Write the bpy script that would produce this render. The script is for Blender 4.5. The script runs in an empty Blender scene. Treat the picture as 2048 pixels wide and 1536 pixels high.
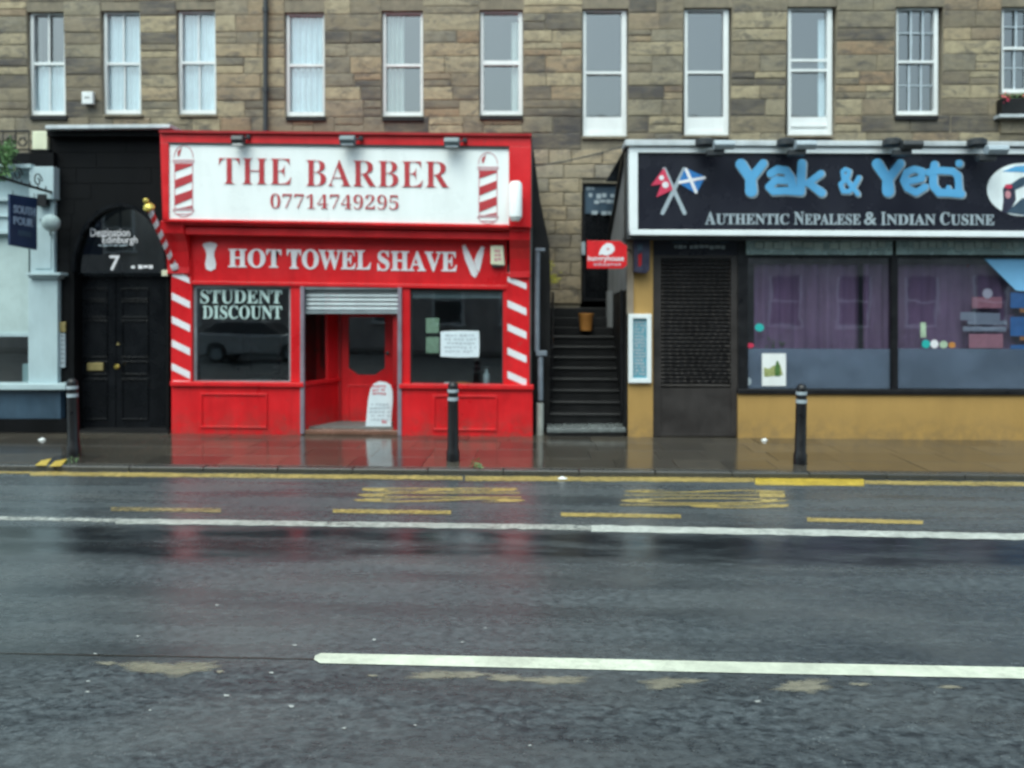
import bpy, math, random
from mathutils import Vector, Matrix
random.seed(7)
R = math.radians
SC = bpy.context.scene
COL = SC.collection

# ------------------------------------------------------------------ camera
F, HC = 1700.0, 2.05                       # focal length in photo pixels, eye height
PITCH, YAW, ROLL, SHY = R(3.0), R(1.7), R(0.22), 77.0
cam = bpy.data.objects.new('camera', bpy.data.cameras.new('camera'))
COL.objects.link(cam); SC.camera = cam
CR = Matrix.Rotation(YAW, 3, 'Z') @ Matrix.Rotation(math.pi/2 - PITCH, 3, 'X') @ Matrix.Rotation(ROLL, 3, 'Z')
CP = Vector((0, 0, HC))
cam.matrix_world = Matrix.Translation(CP) @ CR.to_4x4()
cam.data.sensor_width = 36.0; cam.data.lens = 36.0*F/2048
cam.data.shift_y = -SHY/2048
cam.data.clip_start = 0.1; cam.data.clip_end = 500
cam.data.dof.use_dof = True
cam.data.dof.focus_distance = 4.2
cam.data.dof.aperture_fstop = 1.55

def ray(px, py):
    return CR @ Vector(((px-1024)/F, (768-SHY-py)/F, -1))
def at(px, py, Y):                          # point seen at a photo pixel on the upright plane y = Y
    d = ray(px, py); return CP + d*(Y/d.y)
def gd(px, py, z=0.0):                      # ... on the level plane z
    d = ray(px, py); return CP + d*((z-HC)/d.z)

# ------------------------------------------------------------------ world, sun, exposure
SUN_EL, SUN_AZ = R(58), R(200)
w = bpy.data.worlds.new('World'); SC.world = w; w.use_nodes = True
nt = w.node_tree; nt.nodes.clear()
sky = nt.nodes.new('ShaderNodeTexSky'); sky.sky_type = 'NISHITA'; sky.sun_disc = False
sky.sun_elevation = SUN_EL; sky.sun_rotation = SUN_AZ
sky.air_density = 1.0; sky.dust_density = 4.0; sky.ozone_density = 1.0
hs = nt.nodes.new('ShaderNodeHueSaturation'); hs.inputs['Saturation'].default_value = 0.62
bg = nt.nodes.new('ShaderNodeBackground'); bg.inputs['Strength'].default_value = 0.13
wo = nt.nodes.new('ShaderNodeOutputWorld')
nt.links.new(sky.outputs[0], hs.inputs['Color']); tn = nt.nodes.new('ShaderNodeMix'); tn.data_type = 'RGBA'; tn.blend_type = 'MULTIPLY'; tn.inputs[0].default_value = 1; tn.inputs[7].default_value = (.87, 1.05, 1.03, 1)   # overcast, cool
nt.links.new(hs.outputs[0], tn.inputs[6]); nt.links.new(tn.outputs[2], bg.inputs[0]); nt.links.new(bg.outputs[0], wo.inputs[0])
sl = bpy.data.lights.new('sun', 'SUN'); sl.energy = 0.7; sl.angle = R(60); sl.color = (1, 1, .93)
so = bpy.data.objects.new('sun', sl); COL.objects.link(so)
sd = Vector((math.sin(SUN_AZ)*math.cos(SUN_EL), math.cos(SUN_AZ)*math.cos(SUN_EL), math.sin(SUN_EL)))
so.rotation_euler = (-sd).to_track_quat('-Z', 'Y').to_euler(); so.location = sd*60
SC.view_settings.view_transform = 'Standard'; SC.view_settings.look = 'None'
SC.view_settings.exposure = 1.0; SC.view_settings.gamma = 1; SC.view_settings.use_curve_mapping = False
SC.render.engine = 'CYCLES'; SC.cycles.filter_width = 2.2
SC.cycles.max_bounces = 7; SC.cycles.transparent_max_bounces = 12; SC.cycles.caustics_reflective = False; SC.cycles.caustics_refractive = False

# ------------------------------------------------------------------ materials
def lin(c):
    c = c/255.0
    return c/12.92 if c <= .04045 else ((c+.055)/1.055)**2.4
def S(r, g, b, k=1.0): return (lin(r)*k, lin(g)*k, lin(b)*k)

class N:
    def __init__(s, m): s.t = m.node_tree; s.l = s.t.links
    def n(s, ty, **kw):
        x = s.t.nodes.new('ShaderNode'+ty)
        for k, v in kw.items(): setattr(x, k, v)
        return x
    def pos(s): return s.n('NewGeometry').outputs['Position']
    def scale(s, v, sc):
        x = s.n('VectorMath', operation='MULTIPLY'); s.l.new(v, x.inputs[0]); x.inputs[1].default_value = sc; return x.outputs[0]
    def noise(s, v, scale, detail=4, rough=.6, dist=0):
        x = s.n('TexNoise'); s.l.new(v, x.inputs['Vector']); x.inputs['Scale'].default_value = scale
        x.inputs['Detail'].default_value = detail; x.inputs['Roughness'].default_value = rough; x.inputs['Distortion'].default_value = dist
        return x.outputs['Fac']
    def map(s, v, a, b, c, d):
        x = s.n('MapRange'); s.l.new(v, x.inputs['Value'])
        for i, q in zip(('From Min', 'From Max', 'To Min', 'To Max'), (a, b, c, d)): x.inputs[i].default_value = q
        return x.outputs[0]
    def mix(s, f, a, b, blend='MIX'):
        x = s.n('Mix', data_type='RGBA', blend_type=blend)
        for sock, q in ((x.inputs['Factor'], f), (x.inputs['A'], a), (x.inputs['B'], b)):
            pass
        for i, q in ((0, f), (6, a), (7, b)):
            if isinstance(q, tuple): x.inputs[i].default_value = (*q, 1)
            elif isinstance(q, (int, float)): x.inputs[i].default_value = q
            else: s.l.new(q, x.inputs[i])
        return x.outputs[2]
    def math(s, op, a, b=0.0):
        x = s.n('Math', operation=op)
        for i, q in ((0, a), (1, b)):
            if isinstance(q, (int, float)): x.inputs[i].default_value = q
            else: s.l.new(q, x.inputs[i])
        return x.outputs[0]
    def ramp(s, v, stops, interp='LINEAR'):
        x = s.n('ValToRGB'); s.l.new(v, x.inputs[0]); e = x.color_ramp.elements; x.color_ramp.interpolation = interp
        while len(e) < len(stops): e.new(.5)
        for q, (p, c) in zip(e, stops): q.position = p; q.color = (*c, 1)
        return x.outputs[0]
    def bump(s, h, strength, dist):
        x = s.n('Bump'); s.l.new(h, x.inputs['Height']); x.inputs['Strength'].default_value = strength; x.inputs['Distance'].default_value = dist
        return x.outputs[0]

def newmat(name):
    m = bpy.data.materials.new(name); m.use_nodes = True
    return m, N(m), m.node_tree.nodes['Principled BSDF']

def mat(name, c, rough=.45, var=.25, nscale=3.0, streak=.25, bump=.15, bscale=60, metal=0, coat=0, dirt=0):
    m, k, p = newmat(name)
    P = k.pos()
    a = k.noise(P, nscale, 5, .65)
    b = k.noise(k.scale(P, (3.2, 3.2, .55)), 1.0, 6, .68, .4)
    f = k.map(a, .3, .7, 1-var, 1+var*.5)
    g = k.map(b, .35, .7, 1+streak*.3, 1-streak)
    mul = k.math('MULTIPLY', f, g)
    vm = k.n('VectorMath', operation='SCALE'); vm.inputs[0].default_value = c; k.l.new(mul, vm.inputs['Scale'])
    if dirt:                                    # road dirt splashed on the foot of the wall, and a few scuffs
        sz = k.n('SeparateXYZ'); k.l.new(P, sz.inputs[0])
        d1 = k.math('MULTIPLY', k.map(sz.outputs['Z'], .02, .42, 1, 0), k.map(k.noise(P, 7, 6, .7), .40, .62, 0, 1))
        d2 = k.map(k.noise(P, 11, 3, .5), .68, .74, 0, .5)
        cc = k.mix(k.math('MINIMUM', k.math('MULTIPLY', k.math('ADD', d1, d2), dirt), 1.0), vm.outputs[0], (.09, .075, .06)); k.l.new(cc, p.inputs['Base Color'])
    else: k.l.new(vm.outputs[0], p.inputs['Base Color'])
    k.l.new(k.map(a, .3, .7, max(.03, rough-.1), rough+.12), p.inputs['Roughness'])
    p.inputs['Metallic'].default_value = metal; p.inputs['Coat Weight'].default_value = coat
    if bump: k.l.new(k.bump(k.noise(P, bscale, 3), bump, .004), p.inputs['Normal'])
    return m

def glassmat(name, tint=(.85, .9, .9), rough=.02, refl=1.0, film=None, wav=.10, boost=3.6):
    m, k, p = newmat(name); k.t.nodes.remove(p)
    tr = k.n('BsdfTransparent'); tr.inputs[0].default_value = (*tint, 1)
    gl = k.n('BsdfGlossy'); gl.inputs[0].default_value = (refl, refl, refl, 1); gl.inputs['Roughness'].default_value = rough
    P = k.pos(); k.l.new(k.bump(k.noise(P, 1.6, 2), wav, .01), gl.inputs['Normal'])
    g_ = k.n('NewGeometry'); dt_ = k.n('VectorMath', operation='DOT_PRODUCT'); k.l.new(g_.outputs['Incoming'], dt_.inputs[0]); k.l.new(g_.outputs['Normal'], dt_.inputs[1])
    c5 = k.math('POWER', k.math('SUBTRACT', 1.0, k.math('ABSOLUTE', dt_.outputs['Value'])), 5.0)
    f = k.math('MINIMUM', k.math('MULTIPLY', k.math('ADD', k.math('MULTIPLY', c5, .95), .045), boost), 1.0)
    f = k.math('MULTIPLY', f, k.math('SUBTRACT', 1.0, g_.outputs['Backfacing']))
    mx = k.n('MixShader'); k.l.new(f, mx.inputs[0]); k.l.new(tr.outputs[0], mx.inputs[1]); k.l.new(gl.outputs[0], mx.inputs[2])
    out = mx.outputs[0]
    if film:
        df = k.n('BsdfDiffuse'); k.l.new(k.mix(k.map(k.noise(k.scale(P, (1, 1, 1.6)), 1.3, 4), .35, .65, 0, 1), tuple(v*.8 for v in film[0]), tuple(v*1.15 for v in film[0])), df.inputs[0])
        m2 = k.n('MixShader'); m2.inputs[0].default_value = film[1]; k.l.new(out, m2.inputs[1]); k.l.new(df.outputs[0], m2.inputs[2]); out = m2.outputs[0]
    k.l.new(out, k.t.nodes['Material Output'].inputs[0])
    return m

M = {}
M['red'] = mat('red_paint', (.70, .013, .019), .34, .16, 1.6, .20, .14, dirt=.5)
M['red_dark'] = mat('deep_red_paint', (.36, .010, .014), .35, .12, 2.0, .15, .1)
M['white'] = mat('white_paint', (.80, .83, .83), .4, .06, 2.0, .1, .08)
M['sign_white'] = mat('white_sign_face', (.88, .93, .93), .3, .04, 1.2, .06, 0)
M['sign_red'] = mat('red_print', (.48, .04, .05), .4, .06, 4, 0, 0)
M['letter'] = mat('white_letter', (.80, .80, .84), .4, .08, 6, .1, 0)
M['black'] = mat('black_gloss_paint', (.006, .007, .009), .26, .3, 2.5, .3, .2)
M['iron'] = mat('black_ironwork', (.008, .008, .010), .35, .3, 6, .2, .3)
M['black_dull'] = mat('black_stone_paint', (.0045, .005, .006), .62, .3, 2, .3, .3, 30)
M['glass'] = glassmat('window_glass')
M['glass_up'] = glassmat('upper_window_glass', (.9, .95, .97), .03, wav=.35, boost=4.6)
M['glass_bright'] = glassmat('restaurant_glass', (.9, .9, .95), .02, wav=.12, boost=5.0)
M['frost'] = glassmat('frosted_film', (.7, .75, .8), .12, film=((.15, .20, .28), .5))
M['teal'] = mat('pale_teal_paint', (.43, .55, .585), .4, .1, 2, .12, .1)
M['teal_blind'] = mat('pale_teal_blind', (.45, .57, .57), .6, .15, 3, .1, .1)
M['navy'] = mat('navy_paint', (.018, .04, .10), .4, .15, 3, .2, .1)
M['slate_blue'] = mat('slate_blue_paint', (.045, .085, .13), .4, .2, 3, .3, .15)
M['navy_letter'] = mat('grey_blue_lettering', (.30, .40, .52), .5, .2, 10, 0, 0)
M['ochre'] = mat('ochre_render', (.43, .26, .08), .6, .10, 1.2, .08, .6, 35, dirt=.4)
M['shutter_brown'] = mat('dark_brown_shutter', (.036, .031, .030), .45, .3, 3, .3, .2)
M['steel'] = mat('galvanised_steel', (.33, .38, .41), .4, .15, 6, .2, .1, metal=.35)
M['rail'] = mat('dull_guide_rail', (.26, .22, .27), .45, .2, 6, .2, .1, metal=.2)
M['grey'] = mat('grey_plastic', (.14, .19, .21), .45, .2, 6, .2, .1)
M['dark_grey'] = mat('dark_grey_metal', (.035, .04, .045), .45, .2, 6, .2, .1)
M['pipe'] = mat('grey_pipe_paint', (.20, .24, .29), .5, .2, 6, .3, .15)
M['pipe_pale'] = mat('pale_pipe_paint', (.42, .45, .42), .55, .2, 6, .35, .2)
M['cream'] = mat('cream_plastic', (.72, .74, .55), .45, .08, 5, .12, .05)
M['gold'] = mat('gilt_brass', (.75, .58, .14), .22, .12, 8, .1, .05, metal=.85)
M['brass'] = mat('worn_brass', (.42, .34, .15), .35, .2, 12, .1, .1, metal=.6)
M['sign_black'] = mat('navy_black_sign_face', (.014, .015, .025), .25, .15, 1, .1, 0)
M['lt_blue'] = mat('sky_blue_letters', (.10, .38, .68), .4, .05, 5, 0, 0)
M['saltire_blue'] = mat('flag_blue', (.02, .18, .50), .45, .05, 5, 0, 0)
M['nepal_red'] = mat('flag_crimson', (.62, .04, .10), .45, .05, 5, 0, 0)
M['silver'] = mat('silver_lettering', (.36, .43, .48), .4, .1, 5, 0, 0)
M['white_frame'] = mat('white_sign_frame', (.82, .88, .90), .35, .05, 2, .08, .05)
M['gutter'] = mat('pale_gutter', (.58, .63, .66), .45, .15, 3, .3, .1)
M['green_grey'] = mat('grey_green_transom', (.40, .52, .50), .25, .2, 4, .1, .1, metal=.5)
M['green_grey_l'] = mat('pale_green_transom_mark', (.60, .72, .70), .4, .3, 4, .1, .1)
M['purple'] = mat('purple_curtain', (.25, .16, .26), .8, .15, 3, .3, .2)
M['curtain'] = mat('net_curtain', (.82, .90, .92), .8, .08, 5, .2, .1)
M['curtain_cream'] = mat('cream_curtain', (.58, .60, .54), .8, .1, 5, .2, .1)
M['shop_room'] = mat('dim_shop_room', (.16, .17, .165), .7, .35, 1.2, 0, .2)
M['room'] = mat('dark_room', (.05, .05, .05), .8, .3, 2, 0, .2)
M['render_grey'] = mat('grey_render', (.27, .28, .29), .7, .15, 2, .35, .4, 40)
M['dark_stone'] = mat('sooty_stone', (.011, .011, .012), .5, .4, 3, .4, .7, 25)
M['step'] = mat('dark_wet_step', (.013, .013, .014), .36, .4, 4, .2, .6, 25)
M['step_pale'] = mat('pale_threshold', (.17, .19, .19), .25, .3, 4, .2, .5, 25)
M['paper'] = mat('white_paper', (.70, .80, .86), .6, .06, 5, .05, 0)
M['pink'] = mat('faded_red_print', (.62, .28, .32), .5, .2, 14, 0, 0)
M['orange'] = mat('orange_plastic', (.55, .24, .06), .5, .15, 5, .1, .1)
M['leaf'] = mat('leaf_green', (.08, .19, .05), .5, .5, 20, 0, 0)
M['yellow_flower'] = mat('yellow_blossom', (.62, .58, .03), .6, .3, 20, 0, 0)
M['poster_green'] = mat('poster_green', (.36, .40, .16), .5, .5, 25, 0, 0)
M['window_letter'] = mat('pale_window_lettering', (.46, .62, .60), .5, .1, 8, 0, 0)
M['ink'] = mat('faint_ink', (.50, .58, .64), .6, .2, 20, 0, 0)
M['pale_green'] = mat('pale_green_print', (.42, .55, .40), .5, .3, 12, 0, 0)
M['blue_poster'] = mat('blue_poster', (.03, .22, .55), .5, .2, 8, 0, 0)
M['blue_lit'] = mat('light_blue_card', (.24, .58, .92), .5, .08, 4, 0, 0)
M['menu_blue'] = mat('menu_blue_print', (.12, .34, .43), .5, .3, 25, 0, 0)
M['tile'] = mat('brown_floor_tile', (.20, .10, .07), .22, .3, 5, .1, .2)
M['plum'] = mat('dark_plum_board', (.03, .03, .06), .4, .3, 9, 0, 0)
M['teal_dot'] = mat('turquoise_sticker', (.02, .42, .40), .5, .1, 5, 0, 0)
M['tanpaint'] = mat('tan_board', (.30, .24, .18), .6, .2, 5, .2, .1)

for q_, v_ in (('black_dull', .12), ('black', .25), ('dark_stone', .3)): M[q_].node_tree.nodes['Principled BSDF'].inputs['Specular IOR Level'].default_value = v_
# stone: each block takes its own tone
def stonemat(name, stops, bump=.45):
    m, k, p = newmat(name)
    oi = k.n('ObjectInfo'); P = k.pos()
    base = k.ramp(oi.outputs['Random'], stops)
    n1 = k.noise(P, 1.1, 4, .6); n2 = k.noise(P, 9, 6, .7); n3 = k.noise(k.scale(P, (1.2, 1.2, 9)), 2.5, 4, .6)
    c = k.mix(k.map(n2, .35, .7, 0, .55), base, (.10, .085, .06))
    c = k.mix(k.map(n3, .45, .75, 0, .45), c, (.30, .24, .15))
    c = k.mix(k.map(k.noise(k.scale(P, (1.2, 1, 3.0)), 1.9, 5, .74, .9), .49, .64, 0, .72), c, (.045, .042, .045))
    c = k.mix(k.map(n1, .42, .66, 0, .3), c, (.33, .28, .18))
    k.l.new(c, p.inputs['Base Color'])
    k.l.new(k.map(n2, .3, .7, .45, .8), p.inputs['Roughness'])
    k.l.new(k.bump(k.math('ADD', n2, k.math('MULTIPLY', k.noise(P, 45, 3), .35)), bump, .03), p.inputs['Normal'])
    return m
M['stone'] = stonemat('rubble_sandstone', [(0, (.030, .027, .030)), (.13, (.050, .042, .042)), (.17, (.15, .12, .085)), (.36, (.22, .175, .11)), (.5, (.17, .155, .12)), (.62, (.36, .30, .19)), (.8, (.44, .36, .22)), (.9, (.28, .18, .10)), (1, (.24, .20, .14))])
M['ashlar'] = stonemat('ashlar_sandstone', [(0, (.19, .155, .12)), (.4, (.30, .245, .18)), (.75, (.40, .31, .20)), (1, (.24, .21, .17))], .4)
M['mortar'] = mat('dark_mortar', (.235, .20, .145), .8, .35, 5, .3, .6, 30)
M['far_stone'] = mat('opposite_stone', (.46, .42, .40), .7, .3, 1, .3, .5)

def roadmat():
    m, k, p = newmat('wet_tarmac')
    P = k.pos(); sx = k.n('SeparateXYZ'); k.l.new(P, sx.inputs[0])
    warp = k.math('ADD', sx.outputs['Y'], k.map(k.noise(k.scale(P, (.5, 1, 1)), .8, 5, .7), .2, .8, -.25, .25))
    near = k.map(warp, 4.72, 4.98, 1, 0)                        # old coarse surface on the near side
    slick = k.math('MULTIPLY', k.map(warp, 6.75, 6.95, 0, 1), k.map(warp, 7.6, 7.85, 1, 0))
    grain = k.n('TexVoronoi'); k.l.new(P, grain.inputs['Vector']); grain.inputs['Scale'].default_value = 42
    sp = k.noise(k.scale(P, (1, 1.3, 1)), 17, 6, .75)
    mot = k.noise(k.scale(P, (.85, 1.35, 1)), 13, 6, .76, .25)
    band = k.noise(k.scale(P, (.16, 1.7, 1)), 1.6, 6, .6, .25)   # worn wheel paths and old joints along the street
    big = k.noise(k.scale(P, (.5, 1.1, 1)), .9, 5, .6, .4)
    c = k.mix(k.map(sp, .36, .66, 0, 1), (.040, .050, .056), (.120, .142, .152))
    c = k.mix(k.math('MULTIPLY', k.map(mot, .45, .62, 0, 1), k.map(near, 0, 1, .28, .95)), c, (.012, .016, .021))
    c = k.mix(k.map(band, .40, .66, 0, .7), c, (.030, .035, .040))
    c = k.mix(k.map(big, .45, .70, 0, .45), c, (.135, .145, .145))
    chip = k.math('MULTIPLY', k.map(grain.outputs['Distance'], .12, .24, 1, 0), k.map(k.noise(P, 9, 2), .52, .66, 0, 1))
    c = k.mix(k.math('MULTIPLY', chip, k.map(near, 0, 1, .15, .5)), c, (.32, .34, .33))
    dk = k.math('MULTIPLY', slick, k.map(k.noise(k.scale(P, (.5, 1.6, 1)), 2.0, 5, .75), .38, .56, .3, 1))
    c = k.mix(k.math('MULTIPLY', dk, .88), c, (.010, .012, .015))
    k.l.new(c, p.inputs['Base Color'])
    r = k.map(band, .36, .64, .31, .14)
    r = k.math('SUBTRACT', r, k.math('MULTIPLY', slick, .10)); r = k.math('ADD', r, k.math('MULTIPLY', k.map(mot, .4, .62, 1, 0), .08)); r = k.math('ADD', r, k.math('MULTIPLY', near, .05))
    r = k.math('MAXIMUM', r, .10)
    k.l.new(r, p.inputs['Roughness']); p.inputs['IOR'].default_value = 1.5
    h = k.math('ADD', k.math('MULTIPLY', sp, k.map(near, 0, 1, .4, 1.3)), k.math('MULTIPLY', k.noise(P, 90, 2), .35))
    h = k.math('ADD', h, k.math('MULTIPLY', mot, k.map(near, 0, 1, .2, .7)))
    h = k.math('MULTIPLY', h, k.map(slick, 0, 1, 1, .35))
    k.l.new(k.bump(h, .36, .012), p.inputs['Normal'])
    return m
M['road'] = roadmat()

def slabmat(name, c1, c2, rough=(.10, .26)):
    m, k, p = newmat(name)
    oi = k.n('ObjectInfo'); P = k.pos()
    c = k.mix(oi.outputs['Random'], c1, c2)
    n = k.noise(P, 5, 6, .7); c = k.mix(k.map(n, .4, .7, 0, .6), c, (.045, .042, .038))
    k.l.new(c, p.inputs['Base Color'])
    k.l.new(k.map(k.noise(k.scale(P, (1, 1.5, 1)), 1.7, 4), .38, .66, *rough), p.inputs['Roughness'])
    k.l.new(k.bump(k.math('ADD', k.noise(P, 30, 4), k.noise(P, 3, 2)), .12, .01), p.inputs['Normal'])
    return m
M['slab'] = slabmat('wet_paving_slab', (.040, .036, .030), (.090, .078, .060), (.05, .16))
M['slab'].node_tree.nodes['Principled BSDF'].inputs['IOR'].default_value = 1.65
M['kerb'] = slabmat('wet_kerb_stone', (.040, .043, .042), (.055, .057, .054), (.2, .4))
M['joint'] = mat('slab_joint', (.03, .028, .025), .3, .3, 8, 0, .3)

def linemat(name, c, wear=.5, soft=False):
    m, k, p = newmat(name); P = k.pos()
    n = k.noise(P, 14, 6, .75); b = k.noise(k.scale(P, (.5, 1, 1)), 1.6, 3); n2 = k.noise(P, 4, 4, .6)
    f = k.math('MULTIPLY', k.map(n, .42, .62, 0, 1), k.map(b, .36, .60, .35, 1))
    f = k.math('MULTIPLY', f, wear)
    a = k.math('SUBTRACT', 1.0, f)
    if soft:
        vc = k.n('VertexColor'); vc.layer_name = 'edge'; sp_ = k.n('SeparateColor'); k.l.new(vc.outputs[0], sp_.inputs[0])
        e = k.math('ADD', sp_.outputs[0], k.map(k.noise(k.scale(P, (.7, 1, 1)), 16, 6, .75), .3, .7, -.42, .40))
        a = k.math('MULTIPLY', k.math('MINIMUM', k.math('MAXIMUM', k.math('MULTIPLY', e, 1.1), 0.0), 1.0), .75)
    vm = k.n('VectorMath', operation='SCALE'); vm.inputs[0].default_value = c; k.l.new(k.map(n2, .35, .65, .78, 1.06), vm.inputs['Scale'])
    k.l.new(vm.outputs[0], p.inputs['Base Color']); p.inputs['Roughness'].default_value = .33
    k.l.new(a, p.inputs['Alpha'])
    k.l.new(k.bump(n, .3, .006), p.inputs['Normal'])
    return m
M['line_white_new'] = linemat('fresh_white_line', (.72, .76, .62), .22)
M['line_white'] = linemat('worn_white_line', (.50, .52, .48), .8)
M['line_white_b'] = linemat('part_worn_white_line', (.60, .63, .58), .45)
M['line_yellow'] = linemat('worn_yellow_line', (.48, .36, .12), .72)
M['line_yellow_new'] = linemat('fresh_yellow_line', (.62, .44, .06), .35)
M['line_faint'] = linemat('faint_yellow_line', (.34, .27, .13), .95)
M['worn'] = linemat('beige_worn_patch', (.31, .29, .22), .6, True)
M['chip'] = linemat('pale_stone_chip', (.50, .52, .50), .2, True)

# ------------------------------------------------------------------ mesh helpers
class MB:
    def __init__(s): s.v = []; s.f = []
    def add(s, v, f):
        b = len(s.v); s.v += [Vector(p) for p in v]; s.f += [tuple(i+b for i in q) for q in f]; return s
    def box(s, x0, x1, y0, y1, z0, z1):
        return s.add([(x0,y0,z0),(x1,y0,z0),(x1,y1,z0),(x0,y1,z0),(x0,y0,z1),(x1,y0,z1),(x1,y1,z1),(x0,y1,z1)],
                     [(0,3,2,1),(4,5,6,7),(0,1,5,4),(1,2,6,5),(2,3,7,6),(3,0,4,7)])
    def prism(s, pts, dv):                       # outline (3D points, counter-clockwise from the front) pushed along dv
        n = len(pts); a = [Vector(p) for p in pts]; b = [p+Vector(dv) for p in a]
        return s.add(a+b, [tuple(range(n)), tuple(range(2*n-1, n-1, -1))]+[(i, i+n, (i+1) % n+n, (i+1) % n) for i in range(n)])
    def px(s, pts, Y, d=.05):                    # outline in photo pixels (clockwise on screen) at depth Y, d thick
        q = [at(x, y, Y) for x, y in pts][::-1]
        return s.prism(q, (0, d, 0))
    def rect(s, x0, y0, x1, y1, Y, d=.05, sl=0.0):
        h = (x1-x0)*sl
        return s.px([(x0, y0), (x1, y0+h), (x1, y1+h), (x0, y1)], Y, d)
    def tube(s, pts, r, n=10, r1=None, caps=True):
        pts = [Vector(p) for p in pts]; rings = []
        for i, p in enumerate(pts):
            t = (pts[min(i+1, len(pts)-1)]-pts[max(i-1, 0)]).normalized()
            u = t.orthogonal().normalized() if i == 0 else (u-t*u.dot(t)).normalized()
            q = t.cross(u); rr = r if r1 is None else r+(r1-r)*i/(len(pts)-1)
            rings.append([p+u*rr*math.cos(2*math.pi*k/n)+q*rr*math.sin(2*math.pi*k/n) for k in range(n)])
        v = sum(rings, []); f = [(i*n+k, i*n+(k+1) % n, (i+1)*n+(k+1) % n, (i+1)*n+k) for i in range(len(pts)-1) for k in range(n)]
        if caps: f += [tuple(range(n-1, -1, -1)), tuple(range((len(pts)-1)*n, len(pts)*n))]
        return s.add(v, f)
    def lathe(s, c, prof, n=20, axis=(0, 0, 1)):
        t = Vector(axis).normalized(); u = t.orthogonal().normalized(); q = t.cross(u); c = Vector(c); v = []
        for r, h in prof:
            for k in range(n): v.append(c+t*h+u*max(r, 1e-4)*math.cos(2*math.pi*k/n)+q*max(r, 1e-4)*math.sin(2*math.pi*k/n))
        f = [(i*n+k, i*n+(k+1) % n, (i+1)*n+(k+1) % n, (i+1)*n+k) for i in range(len(prof)-1) for k in range(n)]
        f += [tuple(range(n-1, -1, -1)), tuple(range((len(prof)-1)*n, len(prof)*n))]
        return s.add(v, f)
    def build(s, name, m, parent=None, bev=0.0, smooth=False, **props):
        o0 = Vector((0, 0, 0))
        if parent is not None: o0 = ORG.get(parent.name, o0)
        me = bpy.data.meshes.new(name); me.from_pydata([p-o0 for p in s.v], [], s.f); me.update()
        o = bpy.data.objects.new(name, me); COL.objects.link(o)
        mm = M[m] if isinstance(m, str) else m
        me.materials.append(mm)
        if parent is not None: o.parent = parent; ORG[o.name] = o0
        if smooth:
            for p in me.polygons: p.use_smooth = True
            try: me.set_sharp_from_angle(angle=R(38))
            except Exception: pass
        if bev:
            b = o.modifiers.new('edge', 'BEVEL'); b.width = bev; b.segments = 2; b.limit_method = 'ANGLE'; b.angle_limit = R(40)
        for k, val in props.items(): o[k] = val
        return o
ORG = {}
def thing(name, loc, label, cat, group=None):
    o = bpy.data.objects.new(name, None); COL.objects.link(o); o.location = loc; o.empty_display_size = .1
    ORG[o.name] = Vector(loc); o['label'] = label; o['category'] = cat
    if group: o['group'] = group
    return o
def tagged(o, label, cat, group=None):
    o['label'] = label; o['category'] = cat
    if group: o['group'] = group
    return o
def rect(name, m, parent, x0, y0, x1, y1, Y, d=.05, sl=0.0, bev=0.0, **kw):
    return MB().rect(x0, y0, x1, y1, Y, d, sl).build(name, m, parent, bev, **kw)
def frame(name, m, parent, x0, y0, x1, y1, t, Y, d=.05, sl=0.0, bev=0.0, tt=None, tb=None, tr=None):
    tt = t if tt is None else tt; tb = t if tb is None else tb; tr = t if tr is None else tr
    g = lambda x: (x-x0)*sl
    b = MB()
    q = lambda xa, ya, xb, yb: b.px([(xa, ya+g(xa)), (xb, ya+g(xb)), (xb, yb+g(xb)), (xa, yb+g(xa))], Y, d)
    q(x0, y0, x1, y0+tt); q(x0, y1-tb, x1, y1); q(x0, y0+tt, x0+t, y1-tb); q(x1-tr, y0+tt, x1, y1-tb)
    return b.build(name, m, parent, bev)

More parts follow.
